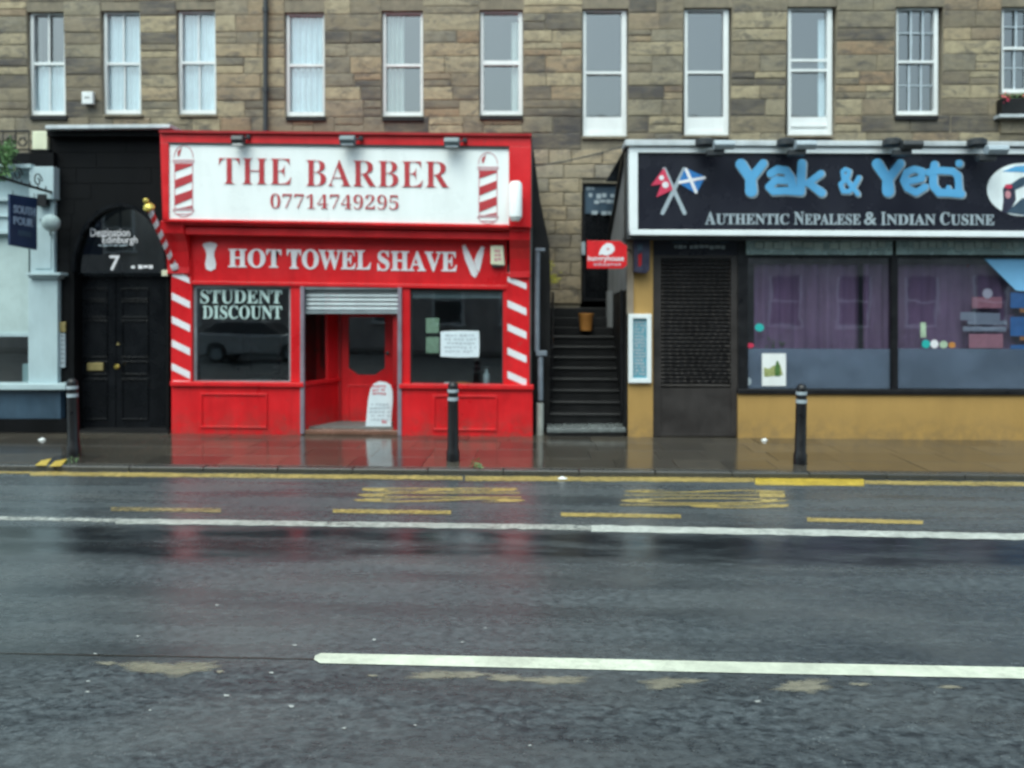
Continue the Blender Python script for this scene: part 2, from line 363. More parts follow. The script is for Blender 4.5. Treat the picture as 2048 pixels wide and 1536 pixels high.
SER = {}
for i in range(26): SER[chr(65+i)] = chr(0x1D400+i); SER[chr(97+i)] = chr(0x1D41A+i)
for i in range(10): SER[chr(48+i)] = chr(0x1D7CE+i)
def text(body, parent, m, x0, y0, x1, y1, Y=None, sl=0.0, serif=True, offset=0.0, depth=.012, name='lettering', quad=None):
    cu = bpy.data.curves.new('t', 'FONT'); cu.body = ''.join(SER.get(c, c) for c in body) if serif else body
    cu.offset = offset; cu.resolution_u = 3
    o = bpy.data.objects.new('t', cu); COL.objects.link(o)
    bpy.context.view_layer.update()
    me = bpy.data.meshes.new_from_object(o.evaluated_get(bpy.context.evaluated_depsgraph_get()))
    bpy.data.objects.remove(o)
    xs = [v.co.x for v in me.vertices]; ys = [v.co.y for v in me.vertices]
    a, b, c, d = min(xs), max(xs), min(ys), max(ys)
    q = quad or [at(x0, y0, Y), at(x1, y0+(x1-x0)*sl, Y), at(x1, y1+(x1-x0)*sl, Y), at(x0, y1, Y)]   # tl tr br bl
    nrm = (q[1]-q[0]).cross(q[3]-q[0]).normalized()
    nrm = -nrm if (nrm.dot(CP-q[0]) < 0) else nrm
    V = []
    for v in me.vertices:
        u = (v.co.x-a)/(b-a); t = (v.co.y-c)/(d-c)
        top = q[0].lerp(q[1], u); bot = q[3].lerp(q[2], u); V.append(bot.lerp(top, t))
    faces = [tuple(p.vertices) for p in me.polygons]; n = len(V)
    ec = {}
    for f in faces:
        for i in range(len(f)):
            e = (f[i], f[(i+1) % len(f)]); ec[tuple(sorted(e))] = ec.get(tuple(sorted(e)), 0)+1
    F2 = faces[:]
    for f in faces:
        for i in range(len(f)):
            e = (f[i], f[(i+1) % len(f)])
            if ec[tuple(sorted(e))] == 1: F2.append((e[0], e[0]+n, e[1]+n, e[1]))
    mb = MB(); mb.add([p+nrm*depth for p in V]+V, F2)
    return mb.build(name, m, parent)
def scribble(parent, m, x0, y0, x1, y1, Y, rows=1, seed=1, name='faint_print', sl=0.0):
    rn = random.Random(seed); b = MB(); h = (y1-y0)/rows; i = 0
    for r in range(rows):
        x = x0+rn.uniform(0, .1)*(x1-x0)
        while x < x1-3:
            wd = rn.uniform(.35, .9)*h+1.5; hh = h*rn.uniform(.45, .7); yy = y0+r*h+rn.uniform(0, .15)*h+(x-x0)*sl
            b.rect(x, yy, min(x+wd, x1), yy+hh, Y-.0004*(i % 5), .004); i += 1
            x += wd+(h*.16 if rn.random() > .2 else h*.6)
    return b.build(name, m, parent, kind='stuff')
def capsule(mb, a, b_, r, Y, d, r1=None):
    r1 = r if r1 is None else r1
    ang = math.atan2(b_[1]-a[1], b_[0]-a[0]); P = []
    for k in range(9): t = ang+math.pi/2+math.pi*k/8; P.append((a[0]+r*math.cos(t), a[1]+r*math.sin(t)))
    for k in range(9): t = ang-math.pi/2+math.pi*k/8; P.append((b_[0]+r1*math.cos(t), b_[1]+r1*math.sin(t)))
    mb.px(P, Y, d)
def disc(mb, c, rx, ry, Y, d, n=24):
    mb.px([(c[0]+rx*math.cos(2*math.pi*k/n), c[1]+ry*math.sin(2*math.pi*k/n)) for k in range(n)], Y, d)

# ------------------------------------------------------------------ depths
YW = 16.2       # tenement wall
YS = 12.85      # shop fronts
ZR = -0.07      # road level

# ------------------------------------------------------------------ ground, road, pavement
b = MB(); b.add([(-150,-150,-.35),(150,-150,-.35),(150,150,-.35),(-150,150,-.35)], [(0,1,2,3)])
b.build('ground', 'joint', kind='structure')
KL = gd(0, 931, 0).y; KR = gd(2048, 950, 0).y
YK = (KL+KR)/2
print('kerb', KL, KR, 'front base', gd(345, 870).y, gd(1065, 877).y, gd(2000, 882).y, gd(100, 862).y)
b = MB(); b.box(-60, 60, -6.4, YK, -.30, ZR)
road = b.build('road', 'road', kind='structure')
b = MB(); b.box(-60, 60, YK+.15, 20, -.30, -.012)
pave = b.build('pavement', 'joint', kind='structure')
b = MB(); b.box(-60, 60, -9.2, -6.4, -.30, .0); b.build('pavement_opposite', 'joint', kind='structure')
def unit(name, m, ch=.06):
    # a unit block, chamfered on its front (-y) or top
    me = bpy.data.meshes.new(name); b = MB().box(-.5, .5, -.5, .5, -.5, .5)
    me.from_pydata([tuple(p) for p in b.v], [], b.f); me.materials.append(M[m]); return me
def inst(name, me, parent, c, size, bev=0, rot=(0, 0, 0)):
    o = bpy.data.objects.new(name, me); COL.objects.link(o); o.parent = parent
    o.location = Vector(c)-ORG.get(parent.name, Vector((0, 0, 0))); o.scale = size; o.rotation_euler = rot
    if bev:
        q = o.modifiers.new('edge', 'BEVEL'); q.width = bev; q.segments = 1
    return o
rn = random.Random(3)
def chamfer_top(me_name, m, sx, sy, sz, ch):
    mb = MB(); x, y = sx/2, sy/2
    mb.add([(-x,-y,-sz),(x,-y,-sz),(x,y,-sz),(-x,y,-sz),(-x,-y,-ch),(x,-y,-ch),(x,y,-ch),(-x,y,-ch),(-x+ch,-y+ch,0),(x-ch,-y+ch,0),(x-ch,y-ch,0),(-x+ch,y-ch,0)],
           [(0,1,5,4),(1,2,6,5),(2,3,7,6),(3,0,4,7),(4,5,9,8),(5,6,10,9),(6,7,11,10),(7,4,8,11),(8,9,10,11)])
    me = bpy.data.meshes.new(me_name); me.from_pydata([tuple(p) for p in mb.v], [], mb.f); me.materials.append(M[m]); return me
slabs = [chamfer_top('paving_slab', 'slab', w_, .626, .05, .0015) for w_ in (.6, .75, .9)]
y = YK+.15+.325; r_ = 0
while y < 13.6:
    x = -9.6-rn.random()*.6
    while x < 9.4:
        j = rn.randrange(3); w_ = (.6, .75, .9)[j]
        o = inst('paving_slab', slabs[j], pave, (x+w_/2, y, rn.uniform(-.001, .002)), (1, 1, 1), rot=(rn.uniform(-.0025, .0025), rn.uniform(-.0025, .0025), 0))
        x += w_+.007
    y += .632
kerbme = chamfer_top('kerb_stone', 'kerb', .91, .15, .25, .012)
kerb = MB().box(-60, 60, YK+.02, YK+.149, -.3, -.03).build('kerb', 'joint', kind='structure')
x = -9.6
while x < 9.4:
    inst('kerb_stone', kerbme, kerb, (x+.455, YK+.075, rn.uniform(-.002, .003)), (1, 1, 1)); x += .92

def gquad(name, m, pts, z=ZR+.004, par=None, d=None):
    q = [gd(x_, y_, z) for x_, y_ in pts][::-1]
    b_ = MB(); b_.add([p for p in q], [tuple(range(len(q)))]); 
    return b_.build(name, m, par if par is not None else road)
def ragged(xa, ya, xb, yb, h, seed, jit=1.2, step=22):
    rn_ = random.Random(seed); n = max(2, int(abs(xb-xa)/step)); P = []
    for i in range(n+1):
        t = i/n; P.append((xa+(xb-xa)*t, ya+(yb-ya)*t+rn_.uniform(-jit, jit)*.4))
    for i in range(n, -1, -1):
        t = i/n; P.append((xa+(xb-xa)*t, ya+(yb-ya)*t+h+rn_.uniform(-jit, jit)*.5))
    return P
# long yellow line by the kerb: worn and repainted lengths
gquad('yellow_line', 'line_yellow', ragged(-120, 941, 60, 943, 4, 1))
gquad('yellow_line', 'line_yellow', ragged(60, 943, 925, 951.5, 8, 2))
gquad('yellow_line', 'line_yellow', ragged(930, 952, 1508, 955, 9, 3))
gquad('yellow_line', 'line_yellow_new', ragged(1510, 955.5, 1728, 958, 14, 4, .6))
gquad('yellow_line', 'line_yellow', ragged(1730, 960.5, 2200, 966, 8, 5))
# bus box dashes
for i, (xa, ya, xb, yb, mm) in enumerate([(222, 1014, 442, 1017, 'line_faint'), (666, 1018, 902, 1021, 'line_yellow'), (1122, 1025, 1362, 1029, 'line_yellow'), (1614, 1035, 1846, 1041, 'line_yellow'), (-230, 1011, -20, 1013, 'line_faint'), (2090, 1046, 2330, 1051, 'line_yellow')]):
    gquad('yellow_dash', mm, ragged(xa, ya, xb, yb, 7.5, 10+i, .8))
gquad('white_line', 'line_white', ragged(-200, 1029, 230, 1037, 7, 20, 1.6))
gquad('white_line', 'line_white', ragged(231, 1037, 1181, 1050, 10, 21, 1.8))
gquad('white_line', 'line_white_b', ragged(1182, 1050, 2250, 1071, 12.5, 22, 1.8))
gquad('centre_line', 'line_white_new', [(630, 1311), (642, 1306), (1000, 1313), (1500, 1324), (2300, 1339), (2300, 1362), (1500, 1346), (1000, 1334.5), (640, 1326), (628, 1319)])
gquad('tar_seam', 'joint', ragged(-60, 1304, 640, 1317, 2.5, 31, 1.2), ZR+.002)
def blot(cx, cy, rx, ry, seed, m='worn', name='worn_patch', z=ZR+.002, n=34):
    rn_ = random.Random(seed); ph = [rn_.uniform(0, 6.28) for _ in range(6)]; P = []
    for k in range(n):
        a = 2*math.pi*k/n; q = 1+.10*math.sin(2*a+ph[0])+.12*math.sin(3*a+ph[1])+.13*math.sin(5*a+ph[2])+.10*math.sin(9*a+ph[3])+rn_.uniform(-.06, .06)
        P.append((cx+rx*q*math.cos(a), cy+ry*q*math.sin(a)))
    z = z+.00012*(seed % 17); c_ = gd(cx, cy, z); q = [gd(x_, y_, z) for x_, y_ in P]; mids = [c_.lerp(v, .55) for v in q]; nn = len(q)
    b_ = MB(); b_.add([c_]+mids+q, [(0, 1+(k+1) % nn, 1+k) for k in range(nn)]+[(1+k, 1+(k+1) % nn, 1+nn+(k+1) % nn, 1+nn+k) for k in range(nn)])
    o = b_.build(name, m, road); ca = o.data.color_attributes.new('edge', 'FLOAT_COLOR', 'POINT')
    for k in range(len(o.data.vertices)):
        v = 1.0 if k == 0 else (.8 if k <= nn else 0.0); ca.data[k].color = (v, v, v, 1)
    return o
def road_word(body, x0, x1, ya, yb):          # lettering painted for drivers heading right: tops of letters point right, first letter by the kerb
    q = [gd(x1, ya, ZR+.0035), gd(x1+14, yb, ZR+.0035), gd(x0-18, yb, ZR+.0035), gd(x0, ya, ZR+.0035)]
    return text(body, road, 'line_yellow', 0, 0, 0, 0, serif=False, offset=.012, depth=.0005, name='road_lettering', quad=q)
road_word('BUS', 722, 1038, 976, 1004)
road_word('STOP', 1250, 1570, 980, 1016)
for pts in ([(82, 921), (103, 917), (92, 931), (70, 931)], [(110, 922), (134, 918), (122, 932), (98, 933)]):
    gquad('kerb_mark', 'line_yellow_new', pts, .006, kerb)
for i_, (cx, cy, rx, ry) in enumerate([(290, 1332, 66, 10), (345, 1338, 80, 15), (395, 1331, 52, 10), (330, 1334, 70, 11), (215, 1326, 26, 4), (440, 1343, 9, 4), (865, 1350, 50, 11), (930, 1349, 54, 8), (1010, 1356, 46, 8), (745, 1351, 12, 3), (1110, 1360, 70, 11), (1330, 1366, 50, 14), (1385, 1362, 30, 6), (1610, 1372, 60, 15), (1590, 1368, 26, 7), (1720, 1368, 22, 4), (1900, 1374, 30, 4)]):
    blot(cx, cy, rx, ry, 70+i_)
for i_, (x_, y_, s_) in enumerate([(452, 1391, 9), (582, 1412, 9), (688, 1456, 7), (542, 1345, 7), (176, 1362, 6), (175, 1383, 6), (434, 1210, 6), (275, 1272, 6), (590, 1290, 6), (748, 1279, 6), (1515, 1402, 9), (970, 1256, 5), (925, 1284, 5), (190, 1307, 5), (1060, 1490, 6), (300, 1420, 5), (830, 1450, 5)]):
    blot(x_, y_, s_*.9, s_*.38, 200+i_, 'chip', 'stone_chip', ZR+.003, 10)

# ------------------------------------------------------------------ tenement
tx = at(1024, 600, YW)
ten = thing('tenement_building', (0, YW, 0), 'tall sandstone tenement with rows of white sash windows behind the shops', 'building')
# windows: x0, x1, top, bottom, meeting rail, kind
WN = [(60, 132, 24, 230, 127, 'a'), (207, 283, 22, 228, 127, 'b'), (357, 433, 20, 228, 125, 'c'), (572, 650, 25, 232, 130, 'd'), (765, 846, 22, 232, 130, 'e'), (960, 1045, 20, 230, 127, 'f'),
      (1165, 1253, 18, 272, 145, 'g'), (1368, 1457, 16, 270, 144, 'g'), (1575, 1664, 14, 270, 140, 'h'), (1792, 1876, 14, 230, 123, 'i'), (2003, 2085, 14, 186, 96, 'j')]
zt = [at(x0, t, YW).z for x0, x1, t, b_, m_, k_ in WN]
OPEN = []
for (x0, x1, t, b_, mr, kd) in WN:
    A = at(x0, t, YW); B = at(x1, b_, YW); A2 = at(x0, t+3, YW+.1); B2 = at(x1, b_, YW+.1); OPEN.append((min(A.x, A2.x), max(B.x, B2.x), min(B.z, at(x1, b_, YW+.08).z), max(A.z, A2.z)))
dA, dB = at(1165, 366, YW), at(1240, 600, YW)
DOOR = (dA.x, dB.x+.1, 1.98, dA.z)
XL, XR, ZT = -15.0, 15.0, 12.6
# backing wall with real openings
b = MB(); xs = XL
for (xa, xb, za, zb) in OPEN:
    b.box(xs, xa, YW, YW+.45, 0, ZT)
    b.box(xa, xb, YW, YW+.45, zb, ZT)
    if xa < DOOR[0] < xb or abs(xa-DOOR[0]) < .3:
        b.box(xa, xb, YW, YW+.45, DOOR[3], za)
    else: b.box(xa, xb, YW, YW+.45, 0, za)
    xs = xb
b.box(xs, XR, YW, YW+.45, 0, ZT)
b.build('wall', 'mortar', ten)
b = MB(); b.box(XL, XR, YW+5, YW+5.3, 0, ZT); b.box(XL, XR, YW+.45, YW+5, ZT-.3, ZT); b.box(XL-.3, XL, YW, YW+5.3, 0, ZT); b.box(XR, XR+.3, YW, YW+5.3, 0, ZT)
b.box(XL, XR, YW+.45, YW+5, 4.6, 4.75); b.build('inner_wall', 'room', ten)
# blocks
stone_me = []
for i in range(6):
    rs = random.Random(50+i); mb = MB(); j = lambda s_=.012: rs.uniform(-s_, s_)
    c = .035
    o_ = [(-.5+j(), -.5+j(.03)), (.5+j(), -.5+j(.03)), (.5+j(), .5+j(.03)), (-.5+j(), .5+j(.03))]
    ins = [(x_*(1-c*1.6), z_*(1-c*3.2)) for x_, z_ in o_]
    mb.add([(x_, .5, z_) for x_, z_ in o_]+[(x_, -.25, z_) for x_, z_ in o_]+[(x_, -.5+j(.1), z_) for x_, z_ in ins]+[(j(.1), -.62, j(.1))],
           [(0,1,5,4),(1,2,6,5),(2,3,7,6),(3,0,4,7),(4,5,9,8),(5,6,10,9),(6,7,11,10),(7,4,8,11),(8,9,12),(9,10,12),(10,11,12),(11,8,12)])
    me = bpy.data.meshes.new('stone'); me.from_pydata([tuple(p) for p in mb.v], [], mb.f); me.materials.append(M['stone']); stone_me.append(me)
ash_me = stone_me[0].copy(); ash_me.materials[0] = M['ashlar']
def blocked(x0, x1, z0, z1, gap=.0):
    """free stretches of a course between openings"""
    segs = [(x0, x1)]
    for (a, c, za, zb) in OPEN+[DOOR]:
        if za < z1-.02 and zb > z0+.02:
            ns = []
            for s0, s1 in segs:
                if c <= s0 or a >= s1: ns.append((s0, s1)); continue
                if a > s0: ns.append((s0, a-.004))
                if c < s1: ns.append((c+.004, s1))
            segs = ns
    return segs
rs = random.Random(11)
vx0, vx1 = at(-15, 200, YW).x, at(2063, 200, YW).x
axL, axR = at(1068, 400, YW).x, at(1300, 400, YW).x
zlev = sorted(set([round(zt[5], 3)]))
z = at(1024, 300, YW).z; ztop = at(1024, -24, YW).z; count = 0
courses = []
while z < ztop:
    h = rs.choice([.225, .25, .275, .31]); courses.append((z, z+h)); z += h
for (za, zb) in courses:
    for s0, s1 in blocked(vx0, vx1, za, zb):
        x = s0
        while x < s1-.02:
            wd = rs.uniform(.38, .95)
            if s1-(x+wd) < .3: wd = s1-x
            if wd > 1.35: wd *= .5
            sub = [(za, zb)] if rs.random() > .2 or count > 240 else [(za, (za+zb)/2-.003), ((za+zb)/2+.003, zb)]
            for (q0, q1) in sub:
                pr = rs.uniform(.014, .028)
                inst('stone', rs.choice(stone_me), ten, (x+wd/2, YW-pr/2+.004, (q0+q1)/2), (wd-.014, pr, q1-q0-.014)); count += 1
            x += wd
# ashlar courses at the back of the alley
z = 2.0; row = 0
zc0 = courses[0][0]
while z < zc0-.02:
    h = min(.262, zc0-z); x = axL-.25*(row % 2)
    if zc0-(z+h) < .1: h = zc0-z
    for s0, s1 in blocked(axL-.3, axR, z, z+h):
        x = s0+ (.28 if row % 2 else .0)
        if row % 2: inst('stone', ash_me, ten, (s0+.14, YW-.01, z+h/2), (.27, .05, h-.012))
        while x < s1-.03:
            wd = min(rs.choice([.42, .5, .58]), s1-x)
            inst('stone', ash_me, ten, (x+wd/2, YW-.01, z+h/2), (wd-.012, .05, h-.012)); count += 1; x += wd
    z += h; row += 1
# off-frame blocks, joined
b = MB(); rs2 = random.Random(5)
for (za, zb) in courses:
    for (p0, p1) in ((vx0-3.0, vx0), (vx1, vx1+3.0)):
        for s0, s1 in blocked(p0, p1, za, zb):
            x = s0
            while x < s1-.02:
                wd = min(rs2.uniform(.4, .9), s1-x); b.box(x+.007, x+wd-.007, YW-.04, YW+.02, za+.007, zb-.007); x += wd
b.build('outer_stones', 'stone', ten, kind='stuff')
print('stones', count)

def bar(b_, x0, y0, x1, y1, Y, d): b_.rect(x0, y0, x1, y1, Y, d)
def folds(name, m, parent, x0, y0, x1, y1, Y, n=7, amp=.03, taper=None, seed=1):
    rn_ = random.Random(seed); A, B, C, D = at(x0, y0, Y), at(x1, y0, Y), at(x1, y1, Y), at(x0, y1, Y)
    N_ = n*6; V = []; Fc = []; ph = [rn_.uniform(.6, 1.3) for _ in range(n+2)]
    for j in range(7):
        tz = j/6; 
        for i in range(N_+1):
            u = i/N_; k_ = int(u*n); a = amp*ph[k_]
            uu = u
            if taper: uu = taper(u, tz)
            p = A.lerp(B, uu).lerp(D.lerp(C, uu), tz); p = p+Vector((0, a*math.sin(u*n*2*math.pi), 0)); V.append(p)
    for j in range(6):
        for i in range(N_): q = j*(N_+1)+i; Fc.append((q, q+1, q+N_+2, q+N_+1))
    b_ = MB(); b_.add(V, Fc); o = b_.build(name, m, parent, smooth=True); return o
YG = YW+.13
wi = 0
for (x0, x1, t, bt, mr, kd) in WN:
    wi += 1
    lw = 6; Yf = YW+.08
    rx = x1-(1 if kd in 'abcd' else 0); rw = 3 if kd in 'abcd' else (5 if kd == 'e' else 8)
    if kd in 'gh': rw = 10
    if kd in 'ij': lw = 3; rw = 8
    wn = frame('window', 'white', ten, x0+1, t+3, rx, bt, lw, Yf, .10, tt=3, tb=8, tr=rw)
    bot = bt-8
    if kd in 'gh': bot = 232
    b = MB(); bar(b, x0+1+lw, mr-2, rx-rw, mr+3, Yf+.01, .07)
    if kd in 'f': bar(b, x0+1+lw, mr-6, rx-rw, mr-2, Yf+.015, .05)
    if kd == 'h': bar(b, x0+1+lw, 118, rx-rw, 123, Yf+.04, .03)
    b.build('meeting_rail', 'white', wn)
    if kd in 'gh':
        rect('lower_panel', 'white', wn, x0+1+lw, 234, rx-rw, bt-8, Yf+.03, .05)
        if kd == 'h': rect('panel_rail', 'white', wn, x0+1+lw, 249, rx-rw, 254, Yf+.005, .03)
    b = MB(); has = False
    mid = (x0+x1)/2+2
    if kd == 'a': bar(b, mid-1.5, t+6, mid+1.5, mr-2, Yf+.02, .04); bar(b, mid+1, mr+3, mid+3, bot, Yf+.05, .03); has = True
    if kd in 'bc': bar(b, mid-1, t+6, mid+1.5, mr-2, Yf+.03, .03); bar(b, mid+1, mr+3, mid+3.5, bot, Yf+.05, .03); has = True
    if kd in 'ij':
        for q in (.36, .69):
            xx = x0+4+(rx-rw-x0-4)*q; bar(b, xx-1.7, t+6, xx+1.7, mr-2, Yf+.02, .04); bar(b, xx-1.7-4, mr+3, xx+1.7-4, bot, Yf+.05, .03)
        hm = t+6+(mr-t-8)*.46; hb = mr+3+(bot-mr-3)*.47
        bar(b, x0+4, hm-1, rx-rw, hm+1, Yf+.025, .03); bar(b, x0+4, hb-1, rx-rw, hb+1, Yf+.055, .02); has = True
    if has: b.build('glazing_bar', 'white' if kd not in 'ij' else 'ink', wn)
    rect('pane', 'glass_up', wn, x0+1+lw, t+6, rx-rw, mr-1, Yf+.075, .006)
    rect('pane', 'glass_up', wn, x0+1+lw, mr+2, rx-rw, bot+1, Yf+.085, .006)
    Yc = Yf+.14; xl, xr = x0+1+lw-12, rx-rw+12
    if kd == 'a':
        folds('curtain', 'curtain', wn, xl, mr-3, xr, bot+4, Yc, 6, .02, taper=lambda u, tz: u if u < .01 or u > .99 else (u*(1-.25*max(0, tz-.2)) if u < .5 else 1-(1-u)*(1-.25*max(0, tz-.2))), seed=wi)
    elif kd == 'b': folds('curtain', 'curtain', wn, xl, t, xr, bot+4, Yc, 10, .02, seed=wi)
    elif kd == 'c': folds('curtain', 'curtain', wn, xl, t, xr, bot+4, Yc, 8, .02, seed=wi)
    elif kd == 'd': folds('curtain', 'curtain', wn, xl, t, xr, bot+4, Yc, 8, .035, seed=wi)
    elif kd == 'e': folds('curtain', 'curtain_cream', wn, xl, t, (x0+x1)/2+3, bot+4, Yc, 5, .03, seed=wi)
    elif kd == 'f': folds('curtain', 'curtain_cream', wn, rx-22, t+25, xr, bot+4, Yc, 2, .02, seed=wi)
    elif kd == 'h': folds('curtain', 'curtain', wn, rx-28, t+25, xr, bot+4, Yc, 2, .02, seed=wi)
    elif kd == 'c': pass
    # dark lower band of stone under the sill
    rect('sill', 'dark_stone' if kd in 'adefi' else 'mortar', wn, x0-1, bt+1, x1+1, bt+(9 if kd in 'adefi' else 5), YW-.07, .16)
wb_ = thing('window_box', at(2044, 228, YW-.15), 'dark window box with small red flowers under the window at the top right corner', 'window box')
rect('box', 'dark_stone', wb_, 2004, 196, 2086, 228, YW-.22, .2, bev=.01)
b = MB(); rq = random.Random(9)
for i in range(200):
    p = at(rq.uniform(2006, 2084), 194+rq.gauss(0, 4), YW-.13+rq.gauss(0, .04)); d = Vector([rq.gauss(0, 1) for _ in range(3)]).normalized(); e = d.orthogonal(); b.add([p, p+d*.03+e*.012, p+d*.06, p+d*.03-e*.012], [(0, 1, 2, 3)])
b.build('leaves', 'leaf', wb_); b = MB()
for i in range(26):
    p = at(rq.choice([2010, 2016, 2050, 2070])+rq.gauss(0, 3), 196+rq.gauss(0, 5), YW-.25); d = Vector([rq.gauss(0, 1) for _ in range(3)]).normalized(); e = d.orthogonal(); b.add([p, p+d*.025+e*.02, p+d*.05, p+d*.025-e*.02], [(0, 1, 2, 3)])
b.build('flowers', 'nepal_red', wb_)
rect('ledge', 'gutter', ten, 2000, 228, 2088, 234, YW-.24, .28); rect('apron', 'ashlar', ten, 2003, 235, 2086, 266, YW-.05, .08)
# drainpipe on the tenement, alley door
b = MB(); b.tube([at(531, -30, YW-.11), at(531, 100, YW-.11), at(531, 290, YW-.11)], .045, 10)
for y_ in (20, 180): b.lathe(at(531, y_, YW-.11), [(.06, -.04), (.06, .04)], 10)
b.build('drainpipe', 'dark_grey', ten, smooth=True)
dw = frame('door_frame', 'iron', ten, 1165, 366, 1240, 602, 5, YW+.06, .12)
rect('fanlight', 'slate_blue', dw, 1170, 371, 1236, 427, YW+.10, .03)
scribble(dw, 'silver', 1172, 373, 1190, 384, YW+.095, 1, 3); scribble(dw, 'silver', 1176, 386, 1230, 400, YW+.095, 1, 4); scribble(dw, 'silver', 1186, 399, 1228, 410, YW+.095, 1, 5)
scribble(dw, 'silver', 1180, 421, 1222, 434, YW+.055, 1, 6)
rect('door', 'black', dw, 1170, 427, 1236, 602, YW+.12, .05)
for xx in (1176, 1206):
    for ya, yb in ((438, 500), (510, 580)): frame('door_panel', 'black', dw, xx, ya, xx+24, yb, 3, YW+.105, .02)

# a step-back hood and slates behind: skyline above the frame is the same wall (out of view)
# ------------------------------------------------------------------ opposite side of the street (seen in the glass)
opp = thing('tenement_building', (0, -9.2, 0), 'plain stone tenement across the street, mirrored in the shop windows', 'building')
b = MB(); b.box(-26, 26, -9.6, -9.2, 0, 11.0); b.build('wall', 'far_stone', opp)
b = MB(); wme = None
for r_ in range(3):
    for c_ in range(18):
        x = -23.5+c_*2.75; b.box(x, x+1.15, -9.205, -9.15, 1.1+r_*2.95, 3.1+r_*2.95)
b.build('window', 'dark_grey', opp)
b = MB()
for r_ in range(3):
    for c_ in range(18):
        x = -23.5+c_*2.75; z = 1.1+r_*2.95
        b.box(x-.08, x, -9.25, -9.12, z, z+2.0); b.box(x+1.15, x+1.23, -9.25, -9.12, z, z+2.0); b.box(x-.12, x+1.27, -9.25, -9.08, z-.1, z); b.box(x, x+1.15, -9.25, -9.12, z+.97, z+1.03)
b.build('window_frame', 'white', opp)

car = thing('parked_car', (-9.5, -3.2, ZR), 'silver hatchback parked across the street, mirrored in the left barber window', 'car')
M['car'] = mat('silver_car_paint', (.45, .48, .50), .25, .05, 1, .05, 0, metal=.3)
def carshape(name, m, prof, y0, y1, inset=0.0, par=car, bev=.05):
    b_ = MB(); n_ = len(prof); A_ = [(-9.5+x_, y0+(inset if z_ > 1.0 else 0), ZR+z_) for x_, z_ in prof]; B_ = [(-9.5+x_, y1-(inset if z_ > 1.0 else 0), ZR+z_) for x_, z_ in prof]
    b_.add(A_+B_, [tuple(range(n_)), tuple(range(2*n_-1, n_-1, -1))]+[(i, i+n_, (i+1) % n_+n_, (i+1) % n_) for i in range(n_)]); return b_.build(name, m, par, bev)
arch = lambda cx_: [(cx_+.36*math.cos(math.pi*(1-k/8)), .30+.36*math.sin(math.pi*(1-k/8))) for k in range(9)]
cb_ = carshape('body', 'car', [(-2.0, .25)]+arch(-1.25)+arch(1.28)+[(2.05, .28), (2.08, .62), (1.95, .80), (1.0, .95), (-1.75, 1.0), (-2.05, .85), (-2.08, .45)], -4.05, -2.35)
carshape('cabin', 'dark_grey', [(1.02, .93), (.35, 1.36), (.1, 1.40), (-1.3, 1.40), (-1.75, .98)], -3.98, -2.42, .12)
carshape('roof', 'car', [(.32, 1.38), (.1, 1.43), (-1.3, 1.43), (-1.42, 1.38)], -3.98, -2.42, .14, bev=.02)
for wx in (-10.75, -8.22):
    for wy in (-3.95, -2.45):
        wb = MB(); wb.lathe((wx, wy-.1, ZR+.31), [(.27, 0), (.31, .03), (.31, .17), (.27, .2)], 24, (0, 1, 0)); wh = wb.build('wheel', 'iron', car, smooth=True)
        wb = MB(); wb.lathe((wx, wy-.104, ZR+.31), [(.19, 0), (.19, .208)], 16, (0, 1, 0)); wb.build('rim', 'steel', wh)
for wy in (-3.8, -2.6): MB().box(-7.5, -7.44, wy-.15, wy+.15, ZR+.6, ZR+.74).build('headlight', 'white', car, bev=.02)

# ------------------------------------------------------------------ black entrance, number 7
YB = YS+.05
ent = thing('black_entrance', at(215, 862, YB), 'black painted stone entrance with arched fanlight, numbered 7', 'doorway')
AX, AY, ARX, ARY = 240, 545, 92, 132         # arch centre, half width, rise
def archpts(r_x, r_y, y_bot, n=20): return [(AX-r_x, y_bot)]+[(AX-r_x*math.cos(math.pi*k/n), AY-r_y*math.sin(math.pi*k/n)) for k in range(n+1)]+[(AX+r_x, y_bot)]
# wall with arched opening, built as vertical strips round the arch
b = MB()
b.rect(92, 256, AX-ARX, 865, YB, .4); b.rect(AX+ARX, 256, 338, 868, YB, .4)
n = 24
for k in range(n):
    a0, a1 = math.pi*k/n, math.pi*(k+1)/n
    xa, ya, xb, yb = AX-ARX*math.cos(a0), AY-ARY*math.sin(a0), AX-ARX*math.cos(a1), AY-ARY*math.sin(a1)
    b.px([(xa, 256), (xb, 256), (xb, yb), (xa, ya)], YB, .4)
b.build('wall', 'black_dull', ent)
b = MB()
for k in range(n):
    a0, a1 = math.pi*k/n, math.pi*(k+1)/n
    P = [(AX-(ARX+q)*math.cos(a), AY-(ARY+q)*math.sin(a)) for a, q in ((a0, 0), (a0, 7), (a1, 7), (a1, 0))]
    b.px(P, YB-.05, .08)
b.build('arch_moulding', 'black', ent)
ch = [(92, 277, 250, 302), (254, 277, 336, 302), (92, 306, 190, 333), (194, 306, 336, 333), (92, 337, 150, 364), (154, 337, 300, 364), (92, 368, 180, 395), (92, 399, 146, 426), (92, 430, 140, 457), (92, 461, 137, 488), (92, 492, 137, 519), (92, 523, 137, 550), (92, 554, 137, 600), (92, 604, 137, 650), (92, 740, 137, 790), (92, 794, 137, 862)]
for q in ch: rect('stone', 'black_dull', ent, q[0], q[1], q[2]+2, q[3]+2, YB-.007, .03)
b = MB(); b.px([(90, 250), (340, 248), (340, 256), (90, 258)], YB-.28, .7); b.build('cornice', 'gutter', ent, bev=.01)
rect('cornice_moulding', 'black_dull', ent, 94, 258, 338, 272, YB-.16, .2)
rect('plinth', 'black_dull', ent, 92, 842, 140, 866, YB-.04, .06)
